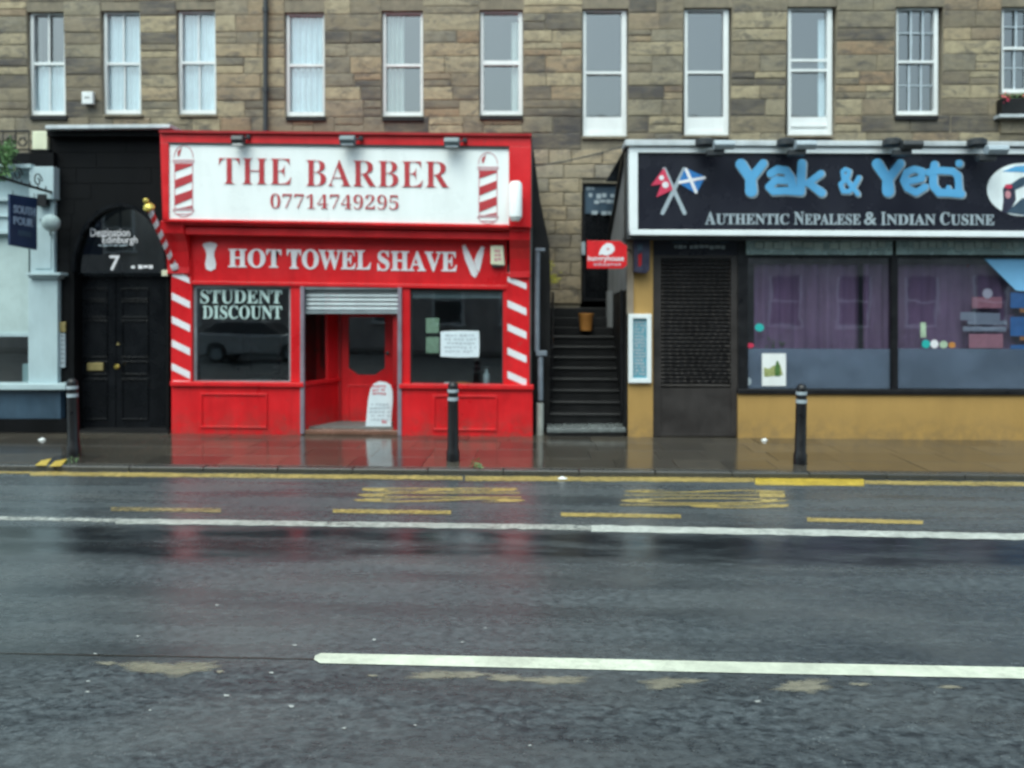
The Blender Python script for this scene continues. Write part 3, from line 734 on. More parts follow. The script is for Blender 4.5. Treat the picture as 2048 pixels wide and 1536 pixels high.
rect('side_wall', 'black_dull', ent, 86, 320, 94, 866, YB+.02, 3.3)
b = MB(); P = archpts(ARX-1, ARY-1, 546); b.px(P, YB+.05, .012); fan = b.build('fanlight', 'glass', ent)
b = MB(); b.rect(AX-ARX, 543, AX+ARX, 553, YB+.15, .12); b.build('transom', 'black', ent)
b = MB(); 
b.px(archpts(ARX-1, ARY-1, 866), YB+1.2, .05); b.build('hall_back', 'room', ent)
b = MB()
for xx in (AX,): b.rect(xx-1.5, 416, xx+1.5, 545, YB+.075, .03)
b.build('fanlight_bar', 'black', fan)
dr = rect('door', 'black', ent, AX-ARX, 553, AX+ARX, 864, YB+.24, .05)
for (xa, xb) in ((160, 218), (238, 300)):
    for (ya, yb) in ((576, 600), (602, 636), (640, 716), (722, 750), (757, 840)):
        frame('door_panel', 'black', dr, xa+4, ya, xb-4, yb, 3, YB+.22, .03, bev=.006)
rect('door_edge', 'black', dr, AX-13, 556, AX-9, 862, YB+.225, .02)
rect('letterbox', 'brass', dr, 174, 726, 206, 741, YB+.205, .03, bev=.005)
b = MB(); b.lathe(at(238, 733, YB+.21), [(.012, 0), (.016, .03), (.04, .05), (.045, .075), (.025, .1)], 14, (0, -1, 0)); b.build('knob', 'gold', dr, smooth=True)
b = MB(); b.lathe(at(237, 688, YB+.22), [(.02, 0), (.02, .02)], 12, (0, -1, 0)); b.build('keyhole', 'brass', dr)
text('Destination', fan, 'letter', 181, 457, 260, 473, YB+.045, serif=False, depth=.003, offset=.004)
text('Edinburgh', fan, 'letter', 205, 472, 275, 491, YB+.045, serif=False, offset=.004, depth=.003)
scribble(fan, 'silver', 196, 489, 257, 494, YB+.042, 1, 8)
text('7', fan, 'letter', 219, 511, 240, 541, YB+.045, serif=False, offset=.012, depth=.003)
scribble(fan, 'letter', 260, 530, 309, 541, YB+.042, 1, 9)
step = MB().rect(AX-ARX-2, 862, AX+ARX+4, 868, YB-.12, .5).build('doorstep', 'dark_stone', ent)

t = thing('entry_phone', at(123, 690, YB-.03), 'brass plate above a column of door buzzers beside the black doorway', 'entry phone')
rect('name_plate', 'brass', t, 116, 644, 131, 664, YB-.045, .03, bev=.004)
rect('buzzer_panel', 'silver', t, 119, 667, 130, 735, YB-.045, .03, bev=.004)
for i in range(7): rect('button', 'dark_grey', t, 121, 671+i*9, 128, 672.5+i*9, YB-.052, .01)
t = tagged(rect('junction_box', 'cream', None, 323, 540, 335, 552, YB-.08, .08, bev=.006), 'tiny cream box on the black wall beside the striped pilaster', 'junction box')

# ------------------------------------------------------------------ teal shop
tl = thing('teal_shop', at(40, 862, YS), 'pale teal shopfront with dark blue stall riser, cut off by the left edge', 'shop')
rect('pilaster', 'teal', tl, 56, 556, 115, 772, YS-.05, .2, bev=.01)
rect('pilaster', 'teal', tl, 60, 398, 108, 548, YS-.03, .2, bev=.01)
rect('pilaster_panel', 'teal', tl, 70, 452, 102, 538, YS-.045, .03, bev=.008)
rect('capital', 'teal', tl, 58, 333, 107, 398, YS-.12, .3, bev=.01)
b = MB(); b.rect(52, 545, 121, 551, YS-.16, .3); b.rect(57, 551, 117, 557, YS-.11, .25); b.build('moulding', 'teal', tl, bev=.008)
b = MB(); b.rect(-180, 768, 131, 780, YS-.2, .35); b.build('sill', 'teal', tl, bev=.01)
rect('stall_riser', 'slate_blue', tl, -180, 780, 121, 838, YS-.09, .3)
rect('plinth', 'black_dull', tl, -180, 838, 134, 866, YS-.14, .4)
rect('blind', 'teal_blind', tl, -180, 466, 57, 668, YS+.03, .02)
rect('blind_rail', 'teal', tl, -180, 667, 57, 673, YS-.0, .05)
rect('pane', 'glass', tl, -180, 673, 57, 768, YS+.03, .01)
rect('display_box', 'teal', tl, 45, 728, 57, 767, YS+.12, .1)
rect('fascia', 'teal', tl, -180, 402, 60, 466, YS-.02, .15)
b = MB(); b.rect(-180, 394, 62, 402, YS-.1, .2); b.rect(-180, 430, 60, 434, YS-.06, .1); b.rect(-180, 460, 60, 468, YS-.08, .15); b.build('fascia_moulding', 'teal', tl, bev=.006)
rect('upper_frieze', 'teal', tl, -180, 345, 58, 394, YS+.1, .2)
b = MB(); b.rect(-180, 328, 62, 336, YS-.15, .5); b.rect(-180, 336, 60, 345, YS-.05, .3); b.build('cornice', 'teal', tl, bev=.008)
b = MB(); b.rect(60, 305, 107, 333, YS-.05, 1.0); b.rect(-180, 308, 62, 330, YS+.4, .8); b.build('parapet', 'black_dull', tl)
rect('wall_end', 'black_dull', tl, 60, 400, 100, 862, YS+.16, .4)
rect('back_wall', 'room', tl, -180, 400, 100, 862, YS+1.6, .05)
# cream lamp box
lb = tagged(rect('lantern', 'cream', None, 64, 262, 94, 299, YS-.02, .22, bev=.01), 'cream box light on top of the teal shop pillar', 'lamp')
cap = MB().rect(60, 299, 97, 304, YS-.05, .3).build('lantern_base', 'black_dull', lb)
# roof railing
rl = thing('roof_railing', at(20, 308, YS+.5), 'black ornamental iron railing on the roof above the teal shop', 'railing')
b = MB(); Yr = YS+.5
b.tube([at(-150, 264, Yr), at(58, 262, Yr)], .016, 6); b.tube([at(-150, 309, Yr), at(60, 307, Yr)], .014, 6); b.tube([at(-150, 300, Yr), at(60, 298, Yr)], .008, 6)
b.build('rail', 'iron', rl)
for i in range(9):
    x_ = -150+i*26
    b = MB(); b.tube([at(x_, 262, Yr), at(x_, 309, Yr)], .010, 5)
    cx, cy = x_+13, 281
    for sg in (1, -1):
        b.tube([at(cx+sg*(10-.55*k)*math.cos(k*.5), cy+(14-.8*k)*math.sin(k*.5), Yr) for k in range(14)], .008, 5)
    b.build('scroll', 'iron', rl, smooth=True)
# plant
def foliage(name, m, clumps, n, size, label, cat, seed, Y, stems=None):
    rn_ = random.Random(seed); t_ = thing(name, at(clumps[0][0], clumps[0][1]+20, Y), label, cat); b_ = MB()
    for i in range(n):
        cx, cy, r = rn_.choice(clumps); p = at(cx+rn_.gauss(0, r*.5), cy+rn_.gauss(0, r*.5), Y+rn_.gauss(0, .07))
        d = Vector([rn_.gauss(0, 1) for _ in range(3)]).normalized(); e = d.orthogonal().normalized(); s_ = size*rn_.uniform(.6, 1.4)
        b_.add([p, p+d*s_*.5+e*s_*.25, p+d*s_, p+d*s_*.5-e*s_*.25], [(0, 1, 2, 3)])
    b_.build('leaves', m, t_)
    if stems:
        b_ = MB()
        for s_ in stems: b_.tube([at(x_, y_, Y) for x_, y_ in s_], .008, 5)
        b_.build('stem', 'leaf', t_)
    return t_
foliage('climbing_plant', 'leaf', [(18, 292, 12), (14, 318, 14), (6, 340, 16), (22, 305, 10), (0, 300, 14), (2, 352, 9)], 420, .055, 'green leafy plant trailing over the teal shop cornice', 'plant', 2, YS-.25, [[(22, 275), (18, 300), (8, 330), (0, 355)], [(20, 300), (28, 310)]])
foliage('yellow_shrub', 'yellow_flower', [(1101, 555, 13), (1096, 525, 8), (1108, 560, 8), (1094, 540, 7)], 220, .04, 'bright yellow flowering shrub at the top of the alley steps', 'plant', 5, 14.6, [[(1092, 590), (1098, 560), (1095, 520)]])
foliage('weed', 'leaf', [(952, 931, 9), (960, 934, 5)], 60, .035, 'small green weed growing on the kerb by the middle bollard', 'weed', 6, YK+.12)
foliage('weed', 'leaf', [(150, 926, 12), (135, 928, 6)], 70, .03, 'low green weeds at the foot of the left bollard', 'weed', 7, YK+.25)

# hanging sign on a bracket, square to the wall
xs_ = at(104, 390, YS-.1).x
def side(px_, py_):                      # point on the plane x = xs_
    d = ray(px_, py_); return CP+d*(xs_/d.x)
hs_ = thing('hanging_sign', side(104, 386), 'navy hanging sign lettered South Pour on an iron bracket by the teal pillar', 'sign')
b = MB(); pA, pB = side(107, 386), side(-30, 346)
b.tube([pA, pB], .022, 8)
for k in range(8):
    t_ = k/8; p = pA.lerp(pB, t_); b.tube([p, p+Vector((0, 0, .05+.02*(k % 2)))], .018, 6, .006)
sc = []
for (u0, hh) in ((.25, .1), (.55, .12), (.8, .09)):
    c = pA.lerp(pB, u0)+Vector((0, 0, .12)); b.tube([c+Vector((0, (.11-.006*k)*math.cos(k*.6), (.11-.006*k)*math.sin(k*.6))) for k in range(14)], .010, 5)
b.build('bracket', 'iron', hs_, smooth=True)
rect('bracket_plate', 'iron', hs_, 74, 388, 92, 412, YS-.14, .12)
q = [side(20, 388), side(74, 396), side(74, 500), side(20, 490)]
b = MB(); b.prism([q[0], q[1], q[2], q[3]], (-.03, 0, 0)); bd = b.build('board', 'navy', hs_)
def sub(u0, v0, u1, v1):
    f = lambda u, v: q[0].lerp(q[1], u).lerp(q[3].lerp(q[2], u), v)
    return [f(u0, v0), f(u1, v0), f(u1, v1), f(u0, v1)]
text('SOUTH', bd, 'navy_letter', 0, 0, 0, 0, serif=False, quad=sub(.12, .20, .92, .36), offset=.03, depth=.010)
text('POUR', bd, 'navy_letter', 0, 0, 0, 0, serif=False, quad=sub(.12, .42, .84, .58), offset=.03, depth=.010)
for k in range(5):
    qq = sub(.3+.1*k, .68, .37+.1*k, .78); MB().prism([qq[0], qq[3], qq[2], qq[1]], (.008, 0, 0)).build('faint_print', 'slate_blue', bd)
b = MB()
for u_ in (.1, .9):
    p = q[0].lerp(q[1], u_); b.tube([p, p+Vector((0, 0, .06))], .006, 5)
b.build('hook', 'iron', hs_)
gl = thing('globe_lamp', at(100, 447, YS-.2), 'round pale globe lamp on the teal pillar beside the navy sign', 'lamp')
b = MB(); c = at(102, 446, YS-.25); b.lathe(c, [(.13*math.sin(math.pi*k/10), -.13*math.cos(math.pi*k/10)) for k in range(11)], 20); b.build('globe', 'teal_blind', gl, smooth=True)
b = MB(); b.tube([at(80, 440, YS), at(96, 440, YS-.2)], .02, 8); b.tube([at(101, 470, YS), at(101, 462, YS-.25)], .015, 6); b.build('arm', 'grey', gl, smooth=True)

# ------------------------------------------------------------------ barber shop
bs = thing('barber_shop', at(700, 872, YS), 'bright red barber shop with a big white sign and striped pilasters', 'shop')
SL = .0095
def br(name, m, x0, y0, x1, y1, Y, d, sl=SL, bev=.006, par=None, **kw): return rect(name, m, par or bs, x0, y0, x1, y1, Y, d, sl, bev, **kw)
# fascia
YF = YS-.38
b = MB()
b.px([(320, 264), (1061, 271), (1062, 293), (320, 285)], YF, .45)
b.px([(320, 285), (337, 285), (337, 441), (325, 441)], YF, .45)
b.px([(1018, 292), (1062, 293), (1062, 455), (1018, 454)], YF, .45)
b.px([(325, 437), (1018, 449), (1018, 456), (325, 443)], YF, .45)
b.build('sign_frame', 'red', bs, bev=.008)
b = MB(); b.px([(318, 260), (1063, 267), (1063, 272), (318, 265)], YF-.05, 3.6); b.build('roof', 'red_dark', bs)
b = MB(); b.px([(335, 284), (1020, 294), (1020, 451), (335, 438)], YF+.03, .05); sg = b.build('sign_board', 'sign_white', bs)
b = MB(); b.px([(335, 283.5), (1020, 293.5), (1020, 296.5), (335, 286.5)], YF+.001, .03); b.build('sign_trim', 'dark_grey', bs)
YT = YF+.022
text('THE', sg, 'sign_red', 438, 316, 582, 367, YT, .0125, offset=-.012, depth=.006)
text('BARBER', sg, 'sign_red', 611, 319, 899, 371, YT, .0125, offset=-.012, depth=.006)
text('07714749295', sg, 'sign_red', 541, 387, 797, 416, YT, .0125, offset=-.016, depth=.006)
def pole_logo(ox, oy, par):                    # 40 wide, drawn at the left logo's pixels then moved
    P = lambda x_, y_: (x_+ox, y_+oy)
    st = MB()
    for pts in ([(350, 327), (384, 327), (384, 331), (350, 343)], [(350, 360), (384, 347), (384, 363), (350, 377)], [(350, 391), (384, 379), (384, 396), (350, 410)], [(360, 416), (384, 411), (384, 415)]):
        st.px([P(*p) for p in pts], YT, .006)
    st.px([P(355, 312), P(355, 303), P(363, 295), P(361, 303), P(358, 312)], YT, .006)
    st.build('pole_emblem', 'sign_red', par)
    ol = MB()
    def seg(a, c, r=.8): capsule(ol, P(*a), P(*c), r, YT+.001, .005)
    seg((349, 326), (349, 416)); seg((385, 326), (385, 416)); seg((346, 324), (388, 324)); seg((346, 320), (388, 320)); seg((348, 417), (386, 417)); seg((346, 420), (388, 420))
    seg((346, 420), (352, 428)); seg((352, 428), (382, 428)); seg((382, 428), (388, 420)); seg((363, 433), (371, 433)); seg((354, 429), (363, 433)); seg((371, 433), (380, 429))
    pr = None
    for k in range(13):
        a = math.pi*k/12; p = (367-19*math.cos(a), 314-23*math.sin(a)); 
        if pr: seg(pr, p, .7)
        pr = p
    ol.build('pole_outline', 'pink', par)
pole_logo(0, 0, sg); pole_logo(609, 14, sg)
# moulding under the sign, deep soffit, second fascia
b = MB(); b.px([(338, 443), (1056, 456), (1056, 462), (338, 449)], YF+.06, .36); b.px([(345, 452), (1050, 464), (1050, 480), (345, 468)], YF+.14, .28); b.build('cornice', 'red', bs, bev=.01)
b = MB(); b.px([(382, 468), (1014, 480), (1014, 575), (382, 566)], YS-.03, .1); f2 = b.build('fascia_board', 'red', bs)
b = MB(); b.px([(382, 562), (1014, 571), (1014, 579), (382, 569)], YS-.07, .1); b.build('fascia_moulding', 'red', bs, bev=.008)
YL = YS-.031
text('HOT', f2, 'letter', 457, 497, 563, 535, YL, .012, offset=.012, depth=.012)
text('TOWEL', f2, 'letter', 574, 498, 742, 538, YL, .012, offset=.012, depth=.012)
text('SHAVE', f2, 'letter', 755, 501, 914, 542, YL, .012, offset=.012, depth=.012)
b = MB(); b.px([(405, 489), (409, 486), (420, 484), (431, 486), (434, 490), (428, 505), (428, 512), (432, 528), (430, 538), (421, 542), (412, 538), (410, 528), (413, 512), (412, 504)], YL-.008, .01); b.build('brush_emblem', 'letter', f2)
b = MB(); b.px([(924, 492), (930, 489), (940, 508), (950, 530), (956, 547), (950, 556), (943, 550), (930, 520)], YL-.008, .01)
b.px([(969, 494), (963, 492), (955, 505), (948, 522), (953, 538), (958, 545), (962, 530), (966, 510)], YL-.0095, .01); b.build('razor_emblem', 'letter', f2)
# consoles
for (xa, xb, ya, yb) in ((338, 384, 445, 548), (1020, 1060, 458, 556)):
    pts = []
    c = at(xa, ya, YS); e = at(xb, yb, YS)
    x0_, x1_ = c.x, e.x; zt_, zb_ = c.z, e.z
    prof = [(YS+.02, zt_), (YF+.08, zt_), (YF+.1, zt_-.18), (YF+.2, zt_-.3), (YS-.12, zt_-.45), (YS-.09, zb_+.1), (YS-.1, zb_), (YS+.02, zb_)]
    b = MB(); b.prism([(x0_, y_, z_) for y_, z_ in prof], (x1_-x0_, 0, 0)); b.build('console', 'red', bs, bev=.008)
# pilasters with stripes
pl = br('pilaster', 'red', 342, 520, 384, 766, YS-.06, .2, 0)
pr = br('pilaster', 'red', 1012, 545, 1059, 776, YS-.06, .2, 0)
YP = YS-.06
def stripes(par, xa, xb, ys, dr_, h, yend, seg0):
    for y_ in ys:
        b_ = MB(); b_.px([(xa, y_), (xb, y_+dr_), (xb, y_+dr_+h+2), (xa, y_+h+2)], YP-.005, .004); b_.build('stripe', 'letter', par)
stripes(pl, 343.5, 380, (585, 632, 679, 726), 18, 12, 0, 0)
b = MB(); b.px([(345, 526), (380, 533), (380, 541), (345, 540)], YP-.005, .004); b.px([(344, 541), (358, 541), (378, 556), (380, 567), (344, 552)], YP-.006, .004); b.px([(346, 761), (380, 762), (380, 764.5), (346, 764)], YP-.005, .004); b.build('stripe', 'letter', pl)
stripes(pr, 1015, 1053, (600, 647, 695, 742), 17, 12, 0, 0)
b = MB(); b.px([(1020, 540), (1055, 543), (1055, 549), (1018, 547)], YP-.005, .004); b.build('stripe', 'letter', pr); b = MB(); b.px([(1015, 553), (1053, 567), (1053, 579), (1015, 563)], YP-.005, .004); b.build('stripe', 'letter', pr); b = MB(); b.px([(1016, 771), (1053, 772), (1053, 774.5), (1016, 774)], YP-.005, .004); b.build('stripe', 'letter', pr)
# stall risers
def riser(x0, y0, x1, y1, pa):
    w_ = rect('stall_riser', 'red', bs, x0, y0, x1, y1, YS-.07, .16, SL)
    g = pa; f_ = frame('panel_moulding', 'red', w_, g[0], g[1], g[2], g[3], 4, YS-.09, .03, SL, .005)
    sl_ = rect('sill', 'red', bs, x0-3, y0-8, x1+2, y0+1, YS-.12, .2, SL, .008)
riser(343, 771, 604, 868, (400, 786, 534, 856)); riser(801, 776, 1065, 874, (866, 790, 994, 861))
# mullions & windows
br('mullion', 'red', 581, 570, 603, 764, YS-.04, .12); br('mullion', 'red', 800, 573, 820, 770, YS-.04, .12)
br('mullion', 'red', 1006, 576, 1014, 772, YS-.04, .12, 0)
lwf = frame('window', 'steel', bs, 386, 569, 582, 764, 7, YS+.0, .06, .004, tt=7, tb=3, tr=4)
rect('pane', 'glass', lwf, 392, 572, 579, 762, YS+.03, .008)
rwf = frame('window', 'dark_grey', bs, 820, 580, 1007, 772, 3, YS+.0, .06, .004, tt=4, tb=3, tr=3)
rect('pane', 'glass', rwf, 822, 583, 1005, 770, YS+.03, .008)
rect('roller_case', 'steel', rwf, 823, 583, 1004, 596, YS+.06, .1, .004)
YLT = YS+.026
text('STUDENT', lwf, 'window_letter', 401, 579, 564, 607, YLT, .003, offset=.008, depth=.004)
text('DISCOUNT', lwf, 'window_letter', 405, 611, 564, 638, YLT, .003, offset=.008, depth=.004)
# room behind
b = MB(); xA, xB = at(343, 800, YS).x, at(1062, 800, YS).x
b.box(xA, xB, 15.9, 16.0, 0, 4.3); b.box(xA, xA+.08, YS+.1, 15.9, 0, 4.3); b.box(xB-.08, xB, YS+.1, 15.9, 0, 4.45); b.box(xA, xB, YS+.1, 15.9, -.005, .10); b.box(xA, xB, YS+.07, 15.9, 2.45, 2.6)
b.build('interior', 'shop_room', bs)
# recessed doorway
YD = YS+.75
xl_, xr_ = at(608, 800, YS-.04).x, at(798, 800, YS-.04).x
rail = MB(); rail.rect(600, 573, 608, 868, YS-.09, .07, 0); rail.rect(795, 575, 803, 871, YS-.09, .07, 0); rail.build('guide_rail', 'rail', bs, bev=.004)
sh = br('shutter', 'steel', 608, 570, 796, 579, YS-.05, .1, .002)
for i in range(5):
    ya = 579+i*8.6; b = MB(); L = at(608, ya, YS-.0); Rr = at(796, ya+1, YS-.0); h = .062
    b.prism([(L.x, YS+.02, L.z), (L.x, YS+.009, L.z-h*.55), (L.x, YS+.02, L.z-h)], (Rr.x-L.x, 0, 0)); b.build('slat', 'steel', sh, bev=.004)
rect('bottom_bar', 'steel', sh, 608, 622, 796, 627, YS-.03, .05, .002)
# angled return with side window
pA_, pB_ = at(608, 868, YS-.0), at(680, 860, YD)
pA_.z = pB_.z = 0
def along(u, z_, off=0): p = pA_.lerp(pB_, u); n_ = Vector((pB_.y-pA_.y, -(pB_.x-pA_.x), 0)).normalized(); return Vector((p.x, p.y, z_))+n_*off
def pan(name, m, u0, u1, z0, z1, th, par, off=0, bev=0.0):
    b_ = MB(); b_.prism([along(u0, z0, off), along(u1, z0, off), along(u1, z1, off), along(u0, z1, off)], (along(0, 0, -th)-along(0, 0, 0))); return b_.build(name, m, par, bev)
z1_ = at(640, 764, YS+.3).z; z2_ = at(640, 575, YS+.3).z
rt = pan('side_return', 'red', 0, 1, 0, z1_, .06, bs); pan('return_post', 'red', .66, 1, z1_, z2_, .06, bs, bev=.006); pan('return_pane', 'glass', .03, .66, z1_, z2_, .01, rt, -.03); pan('return_sill', 'red', 0, 1, z1_-.03, z1_+.03, .1, rt, .03, .006)
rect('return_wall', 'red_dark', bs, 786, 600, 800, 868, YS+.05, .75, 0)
dq = MB(); gx0, gx1, gy0, gy1 = 697, 770, 634, 750
dl, drr, dt, db = 680, 787, 605, 856
def dp(pts): dq.px(pts, YD, .05)
dp([(dl, dt), (drr, dt), (drr, gy0), (dl, gy0)]); dp([(dl, gy0), (gx0, gy0), (gx0, 736), (dl, 736)]); dp([(gx1, gy0), (drr, gy0), (drr, 736), (gx1, 736)])
dp([(dl, 736), (gx0, 736), (716, gy1), (716, db), (dl, db)]); dp([(gx1, 736), (drr, 736), (drr, db), (750, db), (750, gy1)]); dp([(716, gy1), (750, gy1), (750, db), (716, db)])
dor = dq.build('door', 'red', bs)
b = MB(); b.px([(gx0, gy0), (gx1, gy0), (gx1, 736), (750, gy1), (716, gy1), (gx0, 736)], YD+.02, .008); b.build('door_pane', 'glass', dor)
frame('door_panel', 'red', dor, 695, 770, 772, 845, 3, YD-.012, .02, 0, .004)
b = MB(); b.lathe(at(776, 706, YD), [(.015, 0), (.015, .03), (.03, .045), (.03, .06), (.01, .07)], 12, (0, -1, 0)); b.build('handle', 'dark_grey', dor, smooth=True)
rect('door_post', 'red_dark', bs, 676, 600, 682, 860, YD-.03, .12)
fl = MB(); g0, g1, g2, g3 = at(605, 868, YS-.06), at(800, 870, YS-.06), at(800, 860, YD+.1), at(605, 860, YD+.1)
fl.box(g0.x, g1.x, YS-.06, YD+.02, 0, .07); fl.build('threshold', 'tile', bs, bev=.01)
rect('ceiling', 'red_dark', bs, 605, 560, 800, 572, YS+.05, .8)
rect('side_wall', 'dark_stone', bs, 1056, 300, 1062, 876, YS+.15, 3.1, 0)
rect('side_wall', 'dark_stone', bs, 336, 300, 342, 868, YS+.3, 3.0, 0)

# things on the barber shop
def floodlight(px_, py_, Y, label, grp, s=1.0, lean=(14, -3), m='grey', lens='silver'):
    t_ = thing('floodlight', at(px_+lean[0], py_+lean[1]+8, Y+.25), label, 'floodlight', grp)
    c_ = at(px_, py_, Y); w_ = .11*s
    b_ = MB(); 
    prof = [(c_.y-.07, c_.z+.05), (c_.y-.10, c_.z-.01), (c_.y-.05, c_.z-.07), (c_.y+.06, c_.z-.05), (c_.y+.09, c_.z+.02), (c_.y+.02, c_.z+.07)]
    b_.prism([(c_.x-w_, y_, z_) for y_, z_ in prof], (2*w_, 0, 0)); b_.build('housing', m, t_, bev=.012)
    b_ = MB(); b_.box(c_.x-w_*.8, c_.x+w_*.8, c_.y-.075, c_.y+.03, c_.z-.078, c_.z-.066); b_.build('lens', lens, t_)
    e_ = at(px_+lean[0], py_+lean[1], Y+.1)
    b_ = MB(); b_.tube([e_+Vector((0, .35, .0)), e_, c_+Vector((w_*.8, 0, .0))], .014, 6); b_.lathe(e_, [(.03, -.03), (.035, 0), (.03, .03)], 8); b_.build('bracket', 'dark_grey', t_, smooth=True)
    return t_
floodlight(477, 280, YF-.12, 'small white faced floodlight above THE on the white sign', 'floodlights over the barber sign', .8, (20, -6), 'dark_grey', 'white')
floodlight(696, 280, YF-.14, 'grey floodlight above the middle of the barber sign', 'floodlights over the barber sign', 1.0, (26, -3))
floodlight(904, 284, YF-.14, 'grey floodlight above the right half of the barber sign', 'floodlights over the barber sign', 1.0, (26, -3))
t = thing('cylinder_lamp', at(1031, 400, YF-.1), 'white cylinder light box projecting from the right end of the barber sign', 'lamp')
b = MB(); c0 = at(1031, 438, YF-.2); c1 = at(1031, 362, YF-.2); h = (c1-c0).length; b.lathe(c0, [(.07, 0), (.095, .03), (.095, h-.05), (.07, h-.01), (.03, h)], 20); b.build('tube', 'sign_white', t, smooth=True)
b = MB(); b.lathe(c0-Vector((0, 0, .03)), [(.06, 0), (.08, .03)], 16); b.tube([c0+Vector((0, 0, .3)), c0+Vector((0, .22, .3))], .03, 8); b.build('mount', 'white', t)
t = thing('alarm_box', at(993, 512, YS-.04), 'cream burglar alarm box at the right end of the red fascia', 'alarm box')
b = MB(); b.px([(981, 491), (1007, 491), (1009, 531), (981, 529)], YS-.12, .09); b.build('cover', 'cream', t, bev=.012)
scribble(t, 'pink', 988, 499, 1003, 524, YS-.123, 3, 15); rect('dark_base', 'dark_grey', t, 984, 529, 1007, 534, YS-.1, .07)  # red print on the cover, dark grey strip along its lower edge
t = thing('alarm_box', at(174, 196, YW-.06), 'small white alarm box on the stone wall between the two leftmost windows', 'alarm box')
b = MB(); b.rect(163, 183, 185, 208, YW-.14, .09); b.build('cover', 'white', t, bev=.012); 
b = MB(); disc(b, (171, 195), 1.8, 2.2, YW-.143, .006, 10); disc(b, (176.5, 195), 1.8, 2.2, YW-.143, .006, 10); b.build('emblem', 'dark_grey', t)
# barber pole
t = thing('barber_pole', at(345, 525, YS-.1), 'slanting red and white barber pole with gilt ball finial', 'barber pole')
pa, pb = at(347, 528, YS-.12), at(300, 420, YS-.62)
b = MB(); ax = (pb-pa); L = ax.length; ax.normalize()
u = ax.orthogonal().normalized(); v_ = ax.cross(u)
def helix(m, ph):
    b_ = MB(); n_ = 44; V = []; Fc = []; rr = .043
    for i in range(n_+1):
        s_ = i/n_
        for j in range(7):
            a = ph+j*math.pi/6+s_*math.pi*2*5.2; V.append(pa+ax*L*s_+(u*math.cos(a)+v_*math.sin(a))*rr)
    for i in range(n_):
        for j in range(6): q_ = i*7+j; Fc.append((q_, q_+1, q_+8, q_+7))
    b_.add(V, Fc); return b_.build('spiral_stripe', m, t, smooth=True)
helix('red', 0); helix('letter', math.pi)
b = MB(); b.tube([pa, pb], .040, 10); b.build('core', 'letter', t)
b = MB(); b.lathe(pb, [(.03, -.01), (.05, .0), (.08, .02), (.085, .05), (.06, .09), (.03, .11), (.035, .13), (.045, .15), (.03, .18), (.005, .19)], 18, ax); b.build('finial', 'gold', t, smooth=True)
b = MB(); b.lathe(pa, [(.06, -.08), (.06, -.02), (.04, .02)], 14, ax); b.tube([pa-ax*.05, pa+Vector((0, .12, -.02))], .03, 8); b.build('bracket', 'letter', t, smooth=True)
# leaning notice board
t = thing('notice_board', at(757, 857, YS+.3), 'white round-topped notice board leaning in the barber doorway', 'notice board')
b = MB(); P = [(731, 856), (736, 800), (741, 778), (747, 768), (758, 763), (772, 765), (781, 771), (785, 782), (786, 800), (783, 830), (782, 858)]
b.px(P, YS+.2, .03); nb = b.build('board', 'paper', t, bev=.004)
scribble(nb, 'pink', 744, 770, 772, 792, YS+.197, 3, 21); scribble(nb, 'ink', 738, 806, 780, 844, YS+.198, 5, 22); scribble(nb, 'pink', 762, 840, 776, 850, YS+.197, 1, 23)
rect('foot', 'dark_grey', t, 729, 856, 784, 861, YS+.19, .12)
# notice and clutter in the right window
t = thing('paper_notice', at(920, 715, YS+.05), 'large white paper notice stuck inside the right barber window', 'notice')
b = MB(); b.px([(881, 663), (920, 661), (958, 662), (959, 690), (958, 714), (920, 715), (881, 713)], YS+.022, .004); b.build('sheet', 'paper', t)
scribble(t, 'ink', 888, 668, 952, 708, YS+.0205, 5, 25)
for (xa, ya, xb, yb, lab) in ((852, 636, 878, 666, 'upper pale green poster behind the right barber window'), (852, 674, 878, 706, 'lower pale green poster behind the right barber window')):
    o = tagged(rect('poster', 'pale_green', None, xa, ya, xb, yb, YS+.07, .01), lab, 'poster')
t = thing('spray_bottle', at(973, 770, YS+.3), 'pale spray bottle on the sill inside the right barber window', 'bottle')
b = MB(); c = at(973, 770, YS+.2); b.lathe(c, [(.045, 0), (.05, .02), (.05, .16), (.02, .2), (.02, .25)], 14); b.build('bottle', 'silver', t, smooth=True)
b = MB(); b.box(c.x-.06, c.x+.03, c.y-.015, c.y+.015, c.z+.25, c.z+.29); b.build('nozzle', 'dark_grey', t)
t = tagged(MB().px([(898, 771), (906, 766), (930, 765), (952, 770), (952, 774), (898, 774)], YS+.15, .15).build('folded_towel', 'orange', None, bev=.01), 'orange folded towel on the sill behind the middle bollard', 'towel')
t = tagged(MB().px([(882, 771), (888, 765), (898, 765), (902, 772)], YS+.12, .1).build('folded_cloth', 'paper', None, bev=.008), 'white crumpled cloth beside the orange towel in the barber window', 'cloth')
# barber chair seen through the left window
t = thing('barber_chair', at(485, 900, 14.3), 'dark padded barber chair standing inside the left window', 'chair')
cx = at(520, 700, 14.4)
b = MB(); b.box(cx.x-.28, cx.x+.28, 14.15, 14.7, .62, .74); b.build('seat', 'dark_grey', t, bev=.04)
b = MB(); b.box(cx.x-.27, cx.x+.27, 14.62, 14.76, .74, 1.42); b.build('backrest', 'dark_grey', t, bev=.04)
for sx_ in (-.31, .31): MB().box(cx.x+sx_-.03, cx.x+sx_+.03, 14.15, 14.65, .86, .92).build('armrest', 'dark_grey', t, bev=.02)
b = MB(); b.lathe((cx.x, 14.42, .1), [(.28, 0), (.28, .03), (.06, .06), (.05, .52)], 18); b.build('pedestal', 'steel', t, smooth=True)

